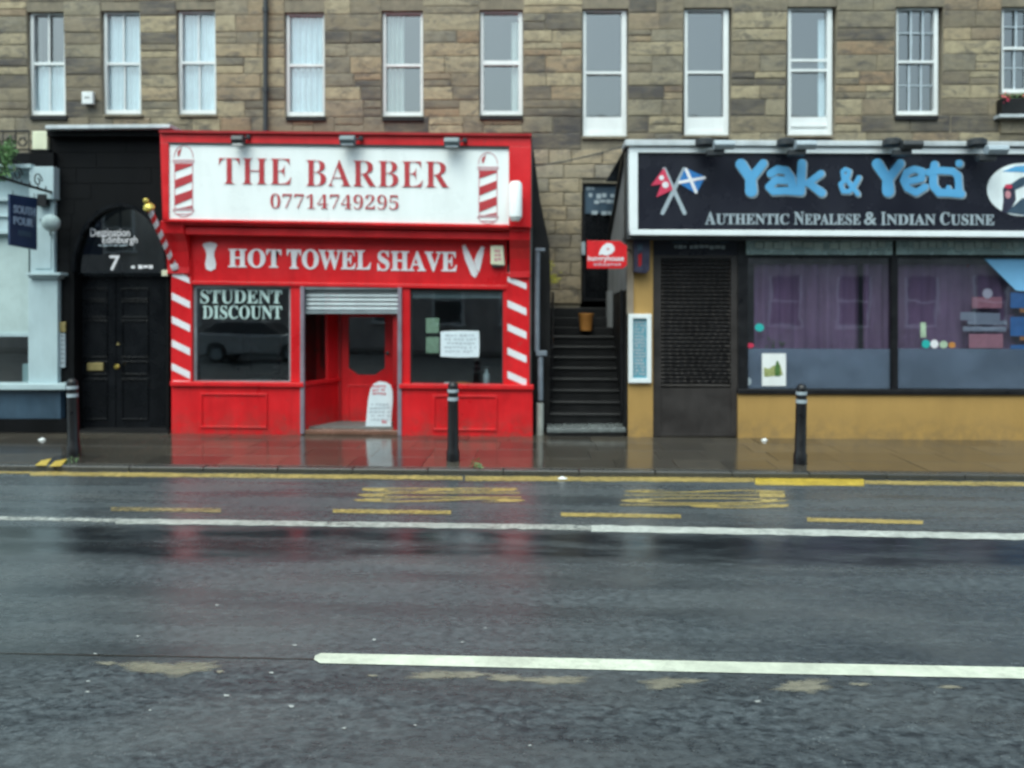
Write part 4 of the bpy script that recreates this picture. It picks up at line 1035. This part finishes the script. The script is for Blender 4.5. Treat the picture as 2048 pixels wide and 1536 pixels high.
# ------------------------------------------------------------------ alley
al = thing('alley_steps', at(1170, 870, YS+.1), 'dark wet stone steps climbing the alley between the two shops', 'steps')
xa0, xa1 = at(1100, 800, YS+.2).x, at(1250, 800, YS).x
rect('bottom_slab', 'step_pale', al, 1094, 857, 1252, 866, YS-.02, .55, -.008, .01)
MB().box(xa0-.05, xa1+.02, YS+.0, YS+.5, -.01, .09).build('slab_base', 'dark_stone', al)
ys_, zs_ = YS+.42, .13
for i in range(8):
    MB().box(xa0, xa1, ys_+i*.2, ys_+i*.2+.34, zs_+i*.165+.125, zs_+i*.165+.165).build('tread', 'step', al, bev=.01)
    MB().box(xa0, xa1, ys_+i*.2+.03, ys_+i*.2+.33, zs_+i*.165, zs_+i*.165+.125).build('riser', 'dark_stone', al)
zl = zs_+8*.165
MB().box(xa0, xa1, ys_+1.72, YW-.6, zl-.12, zl-.03).build('landing', 'step', al)
for i in range(3):
    MB().box(xa0, xa1, YW-1.15+i*.22, YW+.1, zl-.03+i*.17, zl+.14+i*.17).build('upper_step', 'dark_stone', al, bev=.01)
MB().box(xa0, xa1, YS+.9, YW, -.1, .15).build('base', 'dark_stone', al)
wl = thing('alley_wall', at(1082, 870, YS+.3), 'dark sooty stone wall with sloping top on the left of the alley', 'wall')
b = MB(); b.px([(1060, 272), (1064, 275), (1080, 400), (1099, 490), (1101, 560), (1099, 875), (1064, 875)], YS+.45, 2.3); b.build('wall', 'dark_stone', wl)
ww = thing('rendered_wall', at(1240, 870, YS+.1), 'grey rendered side wall of the restaurant lining the alley', 'wall')
xw = at(1252, 600, YS-.02).x
zf, zb2 = at(1250, 288, YS-.0).z, at(1216, 500, YW).z
b = MB(); b.prism([(xw, YS-.0, at(1250, 580, YS).z), (xw, YW-.05, at(1216, 590, YW).z), (xw, YW-.05, zb2), (xw, YS-.0, zf)][::-1], (.2, 0, 0)); b.build('upper_wall', 'render_grey', ww)
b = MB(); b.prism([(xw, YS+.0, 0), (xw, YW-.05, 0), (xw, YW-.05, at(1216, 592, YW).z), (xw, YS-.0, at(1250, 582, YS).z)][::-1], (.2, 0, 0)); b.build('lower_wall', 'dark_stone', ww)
b = MB(); b.prism([(xw-.05, YS-.02, zf+.05), (xw-.05, YW-.05, zb2+.06), (xw-.05, YW-.05, zb2), (xw-.05, YS-.02, zf)], (.3, 0, 0)); b.build('coping', 'iron', ww)
rect('string_course', 'render_grey', ww, 1215, 582, 1237, 668, YW-1.1, .3)
hr = thing('handrail', at(1105, 860, YS+.5), 'black iron handrail rising beside the alley steps', 'handrail')
b = MB(); p0, p1 = at(1104, 700, YS+.5), at(1106, 585, YS+2.1); b.tube([p0, p1], .02, 8); b.build('rail', 'iron', hr)
for k in range(6):
    u_ = k/5; p = p0.lerp(p1, u_); MB().tube([p, Vector((p.x, p.y, max(.1, p.z-.95)))], .011, 6).build('baluster', 'iron', hr)
po = tagged(MB().px([(1240, 580), (1246, 580), (1250, 845), (1242, 845)], YS+.25, .05).build('gate_post', 'iron', None, bev=.005), 'slim black iron post at the right of the alley steps', 'post')
pp = thing('drainpipe', at(1080, 872, YS+.1), 'grey drainpipe with pale lower length at the alley mouth', 'drainpipe')
Yp = YS+.12
b = MB(); b.tube([at(1075, 500, Yp), at(1074, 600, Yp), at(1074, 702, Yp)], .042, 12); b.build('upper_pipe', 'pipe', pp, smooth=True)
b = MB(); b.tube([at(1081, 706, Yp), at(1081, 800, Yp)], .042, 12); b.build('middle_pipe', 'pipe', pp, smooth=True)
b = MB(); b.tube([at(1080, 806, Yp), at(1080, 872, Yp)], .056, 12); b.build('lower_pipe', 'pipe_pale', pp, smooth=True)
b = MB(); b.rect(1070, 496, 1090, 503, Yp-.05, .12); b.build('hopper', 'pipe', pp, bev=.01)
b = MB(); b.rect(1072, 702, 1094, 712, Yp-.06, .13); b.build('collar', 'pipe', pp, bev=.01)
bn = thing('plant_pot', at(1172, 661, 14.95), 'small orange tub on the landing halfway up the alley', 'tub')
c = at(1172, 661, 14.95); b = MB(); b.lathe(c, [(.105, 0), (.13, .25), (.14, .27), (.14, .30), (.12, .30), (.11, .26)], 18); b.build('tub', 'orange', bn, smooth=True)
rs_ = thing('takeaway_sign', at(1250, 500, YS-.25), 'red sign with a white leaf emblem projecting over the alley mouth', 'sign')
b = MB(); b.px([(1174, 481), (1240, 482), (1254, 492), (1254, 530), (1246, 537), (1174, 537)], YS-.3, .04); rb = b.build('board', 'red', rs_, bev=.004)
b = MB(); b.px([(1197, 510), (1200, 500), (1206, 491), (1214, 486), (1223, 487), (1229, 494), (1229, 501), (1223, 508), (1212, 511), (1204, 509)], YS-.306, .006); b.build('leaf_emblem', 'letter', rb)
b = MB(); disc(b, (1216, 498), 3.2, 2.2, YS-.309, .005, 12); b.build('leaf_spot', 'pink', rb)
text('hungryhouse', rb, 'letter', 1176, 511, 1248, 525, YS-.301, serif=False, offset=.02, depth=.004)
scribble(rb, 'pink', 1184, 526, 1242, 534, YS-.305, 1, 33)
b = MB(); b.tube([at(1252, 500, YS-.28), at(1262, 500, YS)], .015, 6); b.build('arm', 'dark_grey', rs_)
lm = tagged(rect('door_light', 'silver', None, 1163, 484, 1171, 510, YW-.12, .08, bev=.01), 'pale oblong light beside the black alley door', 'lamp')
cb = tagged(MB().tube([at(1062, 333, YS-.2), at(1125, 324, YS-.2), at(1190, 309, YS-.2), at(1256, 290, YS-.2)], .009, 6).build('cable', 'dark_grey', None), 'thin black cable strung across the alley between the shops', 'cable')

# ------------------------------------------------------------------ restaurant
rt_ = thing('restaurant', at(1650, 882, YS), 'ochre walled restaurant with a long black sign and purple curtained windows', 'restaurant')
RS = .003
xe = 2330
YN = YS-.45
b = MB()
b.px([(1258, 293), (xe, 298), (xe, 309), (1258, 305)], YN, .35); b.px([(1259, 459), (xe, 463), (xe, 476), (1261, 470)], YN, .35)
b.px([(1258, 305), (1276, 305), (1276, 459), (1259, 459)], YN, .35); b.build('sign_frame', 'white_frame', rt_, bev=.008)
b = MB(); b.px([(1274, 303), (xe, 307), (xe, 465), (1274, 460)], YN+.04, .05); sb = b.build('sign_board', 'sign_black', rt_)
YQ = YN+.034
Z1 = lambda zx, zy: (1440+zx*.2539, 300+zy*.2539)
def yak(name, m, dr_, ox, oy, Y, d):
    b_ = MB(); k_ = [0]
    def st(pts, r, r1=None):
        for a, c in zip(pts, pts[1:]):
            A_, C_ = Z1(*a), Z1(*c); capsule(b_, (A_[0]+ox, A_[1]+oy), (C_[0]+ox, C_[1]+oy), r*.2539+dr_, Y-.0003*(k_[0] % 12), d, (r1 or r)*.2539+dr_); k_[0] += 1
    st([(165, 112), (240, 225)], 42, 36); st([(340, 105), (240, 230)], 32, 34); st([(240, 220), (245, 322)], 40, 46)
    st([(400, 185), (450, 152), (520, 160), (560, 220), (575, 320)], 30); st([(530, 240), (440, 235), (385, 290), (420, 325), (520, 320), (640, 330)], 28)
    st([(645, 105), (640, 200), (635, 320)], 33); st([(795, 185), (690, 262)], 26, 26); st([(700, 262), (800, 335)], 26, 32)
    st([(985, 150), (1020, 165), (1010, 205), (970, 215), (965, 170), (985, 150)], 15); st([(1000, 215), (950, 270), (970, 325), (1020, 325), (1060, 280), (1095, 215)], 17); st([(985, 215), (1085, 345)], 17)
    st([(1240, 110), (1315, 225)], 42, 36); st([(1420, 105), (1325, 230)], 32, 34); st([(1320, 220), (1325, 322)], 40, 46)
    st([(1490, 245), (1590, 225), (1590, 165), (1530, 150), (1470, 175), (1445, 240), (1475, 300), (1545, 335), (1615, 290)], 26)
    st([(1690, 115), (1680, 180), (1680, 280), (1725, 335), (1800, 335), (1900, 345)], 30); st([(1640, 175), (1730, 160), (1830, 165), (1875, 200), (1885, 340)], 27); st([(1885, 105), (1886, 105.5)], 28); st([(1800, 335), (1800, 292)], 16)
    return b_.build(name, m, sb)
yak('letter_edging', 'silver', 2.0, 1.2, 1.8, YQ, .006); yak('lettering', 'lt_blue', .2, 0, 0, YQ-.014, .012)
for body, xa, xb in (('A', 1410, 1431), ('UTHENTIC', 1432, 1578), ('N', 1588, 1608), ('EPALESE', 1609, 1721), ('&', 1728, 1753), ('I', 1762, 1771), ('NDIAN', 1773, 1871), ('C', 1880, 1899), ('USINE', 1901, 1988)):
    yt = 423 if len(body) == 1 else 427
    text(body, sb, 'silver', xa, yt+(xa-1410)*RS, xb, 449+(xa-1410)*RS, YQ, RS, offset=.010, depth=.008)
Z2 = lambda zx, zy: (1220+zx*.1367, 270+zy*.1367)
b = MB(); capsule(b, Z2(770, 1140), Z2(1085, 500), 4, YQ, .004); b.build('flag_pole', 'silver', sb)
b = MB(); capsule(b, Z2(1090, 1140), Z2(795, 500), 4, YQ-.003, .004); b.build('flag_pole', 'silver', sb)
b = MB(); b.px([Z2(*p) for p in ((790, 480), (920, 800), (680, 910), (750, 720), (600, 740))], YQ-.006, .003); fg = b.build('flag', 'nepal_red', sb)
b = MB(); disc(b, Z2(755, 625), 5, 5, YQ-.010, .004, 16); disc(b, Z2(812, 730), 6.5, 6.5, YQ-.010, .004, 16); b.build('flag_emblem', 'letter', fg)
b = MB(); b.px([Z2(*p) for p in ((1100, 480), (1395, 610), (1265, 860), (1000, 700))], YQ-.006, .003); fg = b.build('flag', 'saltire_blue', sb)
b = MB(); capsule(b, Z2(1115, 505), Z2(1260, 835), 3.2, YQ-.010, .004); capsule(b, Z2(1020, 692), Z2(1380, 625), 3, YQ-.0112, .004); b.build('flag_cross', 'letter', fg)
b = MB(); disc(b, (2045, 379), 71, 53, YQ, .006, 36); ov = b.build('oval_picture', 'curtain', sb)
b = MB(); b.px([(2005, 343), (2030, 333), (2060, 330), (2090, 340), (2080, 349), (2040, 344)], YQ-.004, .003); b.build('picture_sky', 'lt_blue', ov)
b = MB(); b.px([(2004, 425), (2007, 400), (2006, 378), (2012, 369), (2022, 368), (2030, 374), (2032, 400), (2024, 414), (2018, 426)], YQ-.005, .003); b.build('picture_figure', 'plum', ov)
b = MB(); disc(b, (2017, 373), 8, 4.5, YQ-.009, .003, 14); b.build('picture_hat', 'nepal_red', ov)
b = MB(); disc(b, (2016, 389), 6, 8, YQ-.010, .003, 14); b.build('picture_face', 'pink', ov)
b = MB(); b.px([(2022, 368), (2040, 356), (2060, 350), (2048, 372), (2030, 380)], YQ-.006, .003); b.px([(2012, 425), (2045, 396), (2075, 402), (2050, 430)], YQ-.006, .003); b.build('picture_cloth', 'slate_blue', ov)
# roof edge and gutter
b = MB(); b.px([(1250, 279), (xe, 284), (xe, 293), (1250, 291)], YN-.05, .5)
b.build('gutter', 'gutter', rt_, bev=.01)
b = MB(); b.px([(1252, 291), (xe, 293), (xe, 299), (1252, 294)], YN+.05, 3.6); b.build('roof', 'dark_grey', rt_)
b = MB(); b.px([(1254, 470), (xe, 476), (xe, 480), (1254, 478)], YN+.08, .6); b.build('soffit', 'dark_grey', rt_)
b = MB(); b.rect(1252, 300, 1260, 470, YN+.2, .3); b.build('sign_side', 'dark_grey', rt_)
rect('pier', 'ochre', rt_, 1256, 476, 1306, 878, YS-.03, .25, .004)
rect('corner_strip', 'tanpaint', rt_, 1254, 476, 1267, 628, YS-.06, .06)
hd = rect('header', 'sign_black', rt_, 1306, 478, 1476, 510, YS+.02, .1, RS)
scribble(hd, 'slate_blue', 1340, 482, 1460, 489, YS+.015, 1, 41); scribble(hd, 'silver', 1342, 490, 1450, 501, YS+.015, 1, 42)
dr_ = frame('shutter_frame', 'shutter_brown', rt_, 1306, 510, 1476, 872, 16, YS+.03, .12, RS, tt=6, tb=4, tr=14)
for i in range(33):
    ya = 516+i*7.85; L = at(1322, ya, YS+.06); Rr = at(1462, ya, YS+.06); L2 = at(1322, ya+7.85, YS+.06); h = L.z-L2.z
    b = MB(); b.prism([(L.x, YS+.10, L.z), (L.x, YS+.085, L.z-h*.08), (L.x, YS+.06, L.z-h*.5), (L.x, YS+.085, L.z-h*.9), (L.x, YS+.10, L.z-h*.9)], (Rr.x-L.x, 0, 0)); b.build('slat', 'shutter_brown', dr_)
b = MB(); rnn = random.Random(8)
for i in range(32):
    x_ = 1326+rnn.uniform(0, 4)
    while x_ < 1455:
        wd = rnn.uniform(7, 12); b.rect(x_, 518+i*7.85, min(x_+wd, 1459), 521.5+i*7.85, YS+.058, .02); x_ += wd+rnn.uniform(3, 5)
b.build('slot_row', 'iron', dr_, kind='stuff')
rect('kick_panel', 'shutter_brown', dr_, 1322, 776, 1462, 870, YS+.045, .06)
rect('corner_post', 'iron', rt_, 1476, 478, 1493, 786, YS+.0, .12, 0)
rw = rect('stall_riser', 'ochre', rt_, 1476, 787, xe, 882, YS-.03, .2, .002)
rect('sill', 'iron', rt_, 1476, 779, xe, 788, YS-.07, .2, .004, .006)
for (xa, xb, seed) in ((1493, 1785, 51), (1793, xe, 52)):
    tr_ = rect('transom_light', 'green_grey', rt_, xa, 478, xb, 509, YS-.06, .08, RS)
    scribble(tr_, 'green_grey_l', xa+12, 483, min(xb-14, 2040), 504, YS-.065, 1, seed)
    wf = frame('window', 'iron', rt_, xa, 509, xb, 780, 3, YS+.0, .08, RS, tt=7)
    rect('pane', 'glass_bright', wf, xa+3, 516, xb-3, 780, YS+.05, .008, RS)
    rect('frosted_band', 'frost', wf, xa+3, 697, xb-3, 779, YS+.044, .003, .004)
rect('mullion', 'iron', rt_, 1784, 478, 1794, 784, YS-.01, .1)
rect('inner_mullion', 'iron', rt_, 1718, 520, 1726, 700, YS+.10, .03)
cu = folds('curtain', 'purple', rt_, 1508, 510, 1790, 800, YS+.18, 11, .025, seed=5)
cu = folds('curtain', 'purple', rt_, 1790, 510, xe, 800, YS+.20, 20, .022, seed=6)
rect('curtain_box', 'iron', rt_, 1500, 512, xe, 528, YS+.13, .03, 0)
b = MB(); xC, xD = at(1306, 800, YS).x, at(xe, 800, YS).x
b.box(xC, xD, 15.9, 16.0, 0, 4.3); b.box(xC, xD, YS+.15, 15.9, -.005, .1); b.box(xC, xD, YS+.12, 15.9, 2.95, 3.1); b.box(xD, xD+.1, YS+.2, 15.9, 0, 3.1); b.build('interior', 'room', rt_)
# posters & stickers
def sheet(name, m, x0, y0, x1, y1, Y, label, cat, extra=None):
    t_ = thing(name, at((x0+x1)/2, y1, Y), label, cat); s_ = rect('sheet', m, t_, x0, y0, x1, y1, Y, .008)
    if extra: extra(s_, Y)
    return t_
def ex1(s_, Y):
    b_ = MB(); b_.px([(1530, 745), (1545, 732), (1560, 728), (1566, 750), (1530, 754)], Y-.003, .004); b_.px([(1528, 735), (1540, 738), (1538, 750), (1528, 753)], Y-.005, .004); b_.build('picture', 'poster_green', s_)
    MB().px([(1550, 735), (1553, 722), (1557, 722), (1560, 735), (1560, 752), (1550, 752)], Y-.008, .004).build('picture_bottle', 'leaf', s_)
sheet('poster', 'white', 1524, 707, 1572, 772, YS+.035, 'white poster with a green picture in the lower left of the restaurant window', 'poster', ex1)
t = thing('potted_plant', at(1550, 705, YS+.25), 'dark leafy plant behind the white poster in the restaurant window', 'plant')
b = MB(); rnn = random.Random(4)
for i in range(160):
    p = at(1550+rnn.gauss(0, 14), 692+rnn.gauss(0, 7), YS+.25+rnn.gauss(0, .04)); d = Vector([rnn.gauss(0, 1) for _ in range(3)]).normalized(); e = d.orthogonal(); b.add([p, p+d*.04+e*.015, p+d*.08, p+d*.04-e*.015], [(0, 1, 2, 3)])
b.build('leaves', 'leaf', t); b = MB(); c = at(1550, 772, YS+.28); b.lathe(c, [(.09, 0), (.13, .2), (.13, .45)], 16); b.build('pot', 'dark_grey', t, smooth=True)
def sticker(m, x_, y_, rx_, ry_, label, Y=YS+.036):
    b_ = MB(); disc(b_, (x_, y_), rx_, ry_, Y, .004, 18); return tagged(b_.build('sticker', m, None), label, 'sticker')
sticker('teal_dot', 1519, 655, 9, 8, 'round green sticker at the left edge of the restaurant window')
sticker('nepal_red', 1500, 691, 8, 5, 'small oval red sticker by the restaurant window edge')
sticker('silver', 1497, 763, 6, 8, 'small pale blue sticker at the lower left window corner')
sticker('teal_dot', 1852, 688, 8.5, 8.5, 'turquoise round sticker, first of the row near the frosted band')
sticker('letter', 1869, 688, 8, 8.5, 'white round sticker beside the turquoise one on the restaurant window')
sticker('pale_green', 1887, 689, 8, 7.5, 'pale green round sticker between the white and orange ones')
sticker('orange', 1904, 690, 7, 6, 'small orange sticker at the right end of the sticker row')
tagged(rect('sticker', 'pale_green', None, 1841, 645, 1852, 675, YS+.036, .004), 'upright pale green sticker above the turquoise round one', 'sticker')
t = thing('window_notice', at(1975, 700, YS+.03), 'red topped window notice with blurred white lines of writing', 'notice')
def edge(n_, m_, *q_): return rect(n_, m_, t, *q_, YS+.070, .004)
edge('red_band', 'pink', 1944, 594, 2004, 616); rect('white_band', 'pink', t, 1946, 598, 2003, 606, YS+.066, .004)
b = MB(); disc(b, (1975, 587), 10, 10, YS+.066, .004, 18); b.build('leaf_emblem', 'letter', t)
rect('print_line', 'silver', t, 1921, 624, 2000, 640, YS+.070, .004, .03); rect('print_line', 'silver', t, 1926, 653, 2012, 662, YS+.070, .004, .01); rect('print_line', 'silver', t, 1935, 641, 2014, 649, YS+.070, .004, .01); rect('print_block', 'pink', t, 1938, 668, 2006, 696, YS+.070, .004)
b = MB(); b.px([(1938, 521), (1946, 516), (1953, 522), (1944, 533), (1934, 534)], YS+.2, .02); tagged(b.build('red_lamp_shade', 'red_dark', None), 'small dark red lantern inside the top of the restaurant window', 'lantern')
b = MB(); b.px([(1968, 517), (2330, 517), (2330, 582), (2040, 582), (2031, 580)], YS+.034, .006); bc = b.build('blue_banner', 'blue_lit', None); tagged(bc, 'bright blue slanting banner in the top right of the restaurant window', 'banner')
for (ya, yb, lab) in ((585, 616, 'blue picture card under the blue banner at the right edge, uppermost of three'), (634, 672, 'blue picture card at the right edge, middle of three'), (690, 730, 'blue picture card at the right edge, lowest of three')):
    t = thing('picture_card', at(2060, yb, YS+.03), lab, 'card', 'blue picture cards in the restaurant window')
    c_ = rect('card', 'blue_poster', t, 2021, ya, 2110, yb, YS+.066, .006); rect('card_edge', 'orange', t, 2040, yb+1, 2110, yb+9, YS+.066, .006)
# menu case, hanging lantern box
t = thing('menu_case', at(1280, 766, YS-.05), 'white framed menu case with blue pages on the ochre pier', 'menu case')
frame('frame', 'white_frame', t, 1257, 628, 1303, 766, 9, YS-.10, .07, .003, .006); pg = rect('page', 'menu_blue', t, 1265, 637, 1294, 757, YS-.06, .01)
scribble(pg, 'silver', 1268, 642, 1291, 752, YS-.064, 16, 61)
t = thing('projecting_box', at(1282, 545, YS-.1), 'dark box sign with red and blue marks high on the ochre pier', 'sign')
b = MB(); b.px([(1268, 480), (1300, 480), (1299, 540), (1292, 547), (1268, 544)], YS-.2, .16); bx_ = b.build('box', 'plum', t, bev=.006)
MB().px([(1275, 490), (1284, 486), (1285, 500), (1276, 503)], YS-.206, .006).build('blue_mark', 'slate_blue', bx_); MB().px([(1276, 510), (1284, 506), (1283, 530), (1277, 534)], YS-.206, .006).build('red_mark', 'red_dark', bx_)
for (px_, lab) in ((1447, 'grey floodlight above the word Yak on the black sign'), (1610, 'pale floodlight above the ampersand on the black sign'), (1822, 'dark floodlight above Yeti on the black sign'), (1992, 'large pale floodlight above the oval picture')):
    dk = px_ == 1822
    t = thing('floodlight', at(px_-40, 284, YN-.1), lab, 'floodlight', 'floodlights over the restaurant sign')
    py_ = 290 if px_ != 1992 else 300
    c_ = at(px_, py_, YN-.3); s_ = .14
    b = MB(); prof = [(-.08, .05), (-.1, -.01), (-.04, -.07), (.06, -.05), (.09, .02), (.02, .07)]
    b.prism([(c_.x-s_, c_.y+a, c_.z+h_) for a, h_ in prof], (2*s_, 0, 0)); b.build('housing', 'dark_grey' if dk else 'silver', t, bev=.012)
    b = MB(); k_ = at(px_-38, 286, YN-.16); b.lathe(k_-Vector((0, 0, .05)), [(.10, 0), (.13, .02), (.13, .09), (.1, .11)], 14); b.tube([k_, c_], .022, 6); b.tube([k_, k_+Vector((0, .25, -.02))], .03, 6); b.build('bracket', 'dark_grey', t, smooth=True)
    b = MB(); b.box(c_.x-.22, c_.x+.02, c_.y+.0, c_.y+.12, c_.z-.14, c_.z-.06); b.build('gear_box', 'dark_grey', t, bev=.01)

# ------------------------------------------------------------------ bollards
def bollard(px_, ptop, pbase, label, first=None):
    g = gd(px_, pbase, 0); zt_ = at(px_, ptop, g.y).z
    if first is None:
        t_ = thing('bollard', (g.x, g.y, 0), label, 'bollard', 'black bollards along the kerb')
        H = zt_; o = Vector((g.x, g.y, 0))
        MB().lathe(o, [(.085, 0), (.085, .12), (.072, .15), (.068, H-.24)], 20).build('post', 'iron', t_, smooth=True)
        MB().lathe(o+Vector((0, 0, H-.24)), [(.070, 0), (.070, .045)], 20).build('reflective_band', 'silver', t_)
        MB().lathe(o+Vector((0, 0, H-.195)), [(.066, 0), (.066, .06)], 20).build('neck', 'iron', t_)
        MB().lathe(o+Vector((0, 0, H-.135)), [(.070, 0), (.070, .04)], 20).build('reflective_band', 'silver', t_)
        MB().lathe(o+Vector((0, 0, H-.095)), [(.066, 0), (.066, .04), (.058, .07), (.035, .09), (.01, .095)], 20).build('cap', 'iron', t_, smooth=True)
        return t_
    t_ = first.copy(); COL.objects.link(t_); t_.location = (g.x, g.y, 0); t_['label'] = label
    for ch_ in first.children:
        c_ = ch_.copy(); COL.objects.link(c_); c_.parent = t_
    return t_
b0 = bollard(148, 757, 912, 'black bollard in front of the arched black doorway')
bollard(906, 765, 922, 'black bollard in front of the right half of the red barber shop', b0)
bollard(1600, 770, 928, 'black bollard in front of the ochre restaurant wall', b0)
# litter
def litter(px_, py_, label, z_=.004):
    rn_ = random.Random(int(px_)); c_ = gd(px_, py_, z_); b_ = MB(); P = []
    for k in range(8): a = 2*math.pi*k/8; r = rn_.uniform(.03, .055); P.append((c_.x+r*1.3*math.cos(a), c_.y+r*math.sin(a), c_.z+rn_.uniform(0, .008)))
    P.append((c_.x, c_.y, c_.z+.035)); b_.add(P, [(k, (k+1) % 8, 8) for k in range(8)]); return tagged(b_.build('litter', 'white', None), label, 'litter')
litter(84, 880, 'white scrap of litter on the pavement near the left bollard'); litter(1530, 881, 'white scrap of litter at the foot of the ochre wall'); litter(1124, 958, 'white scrap of litter on the yellow line in the gutter', ZR+.01)
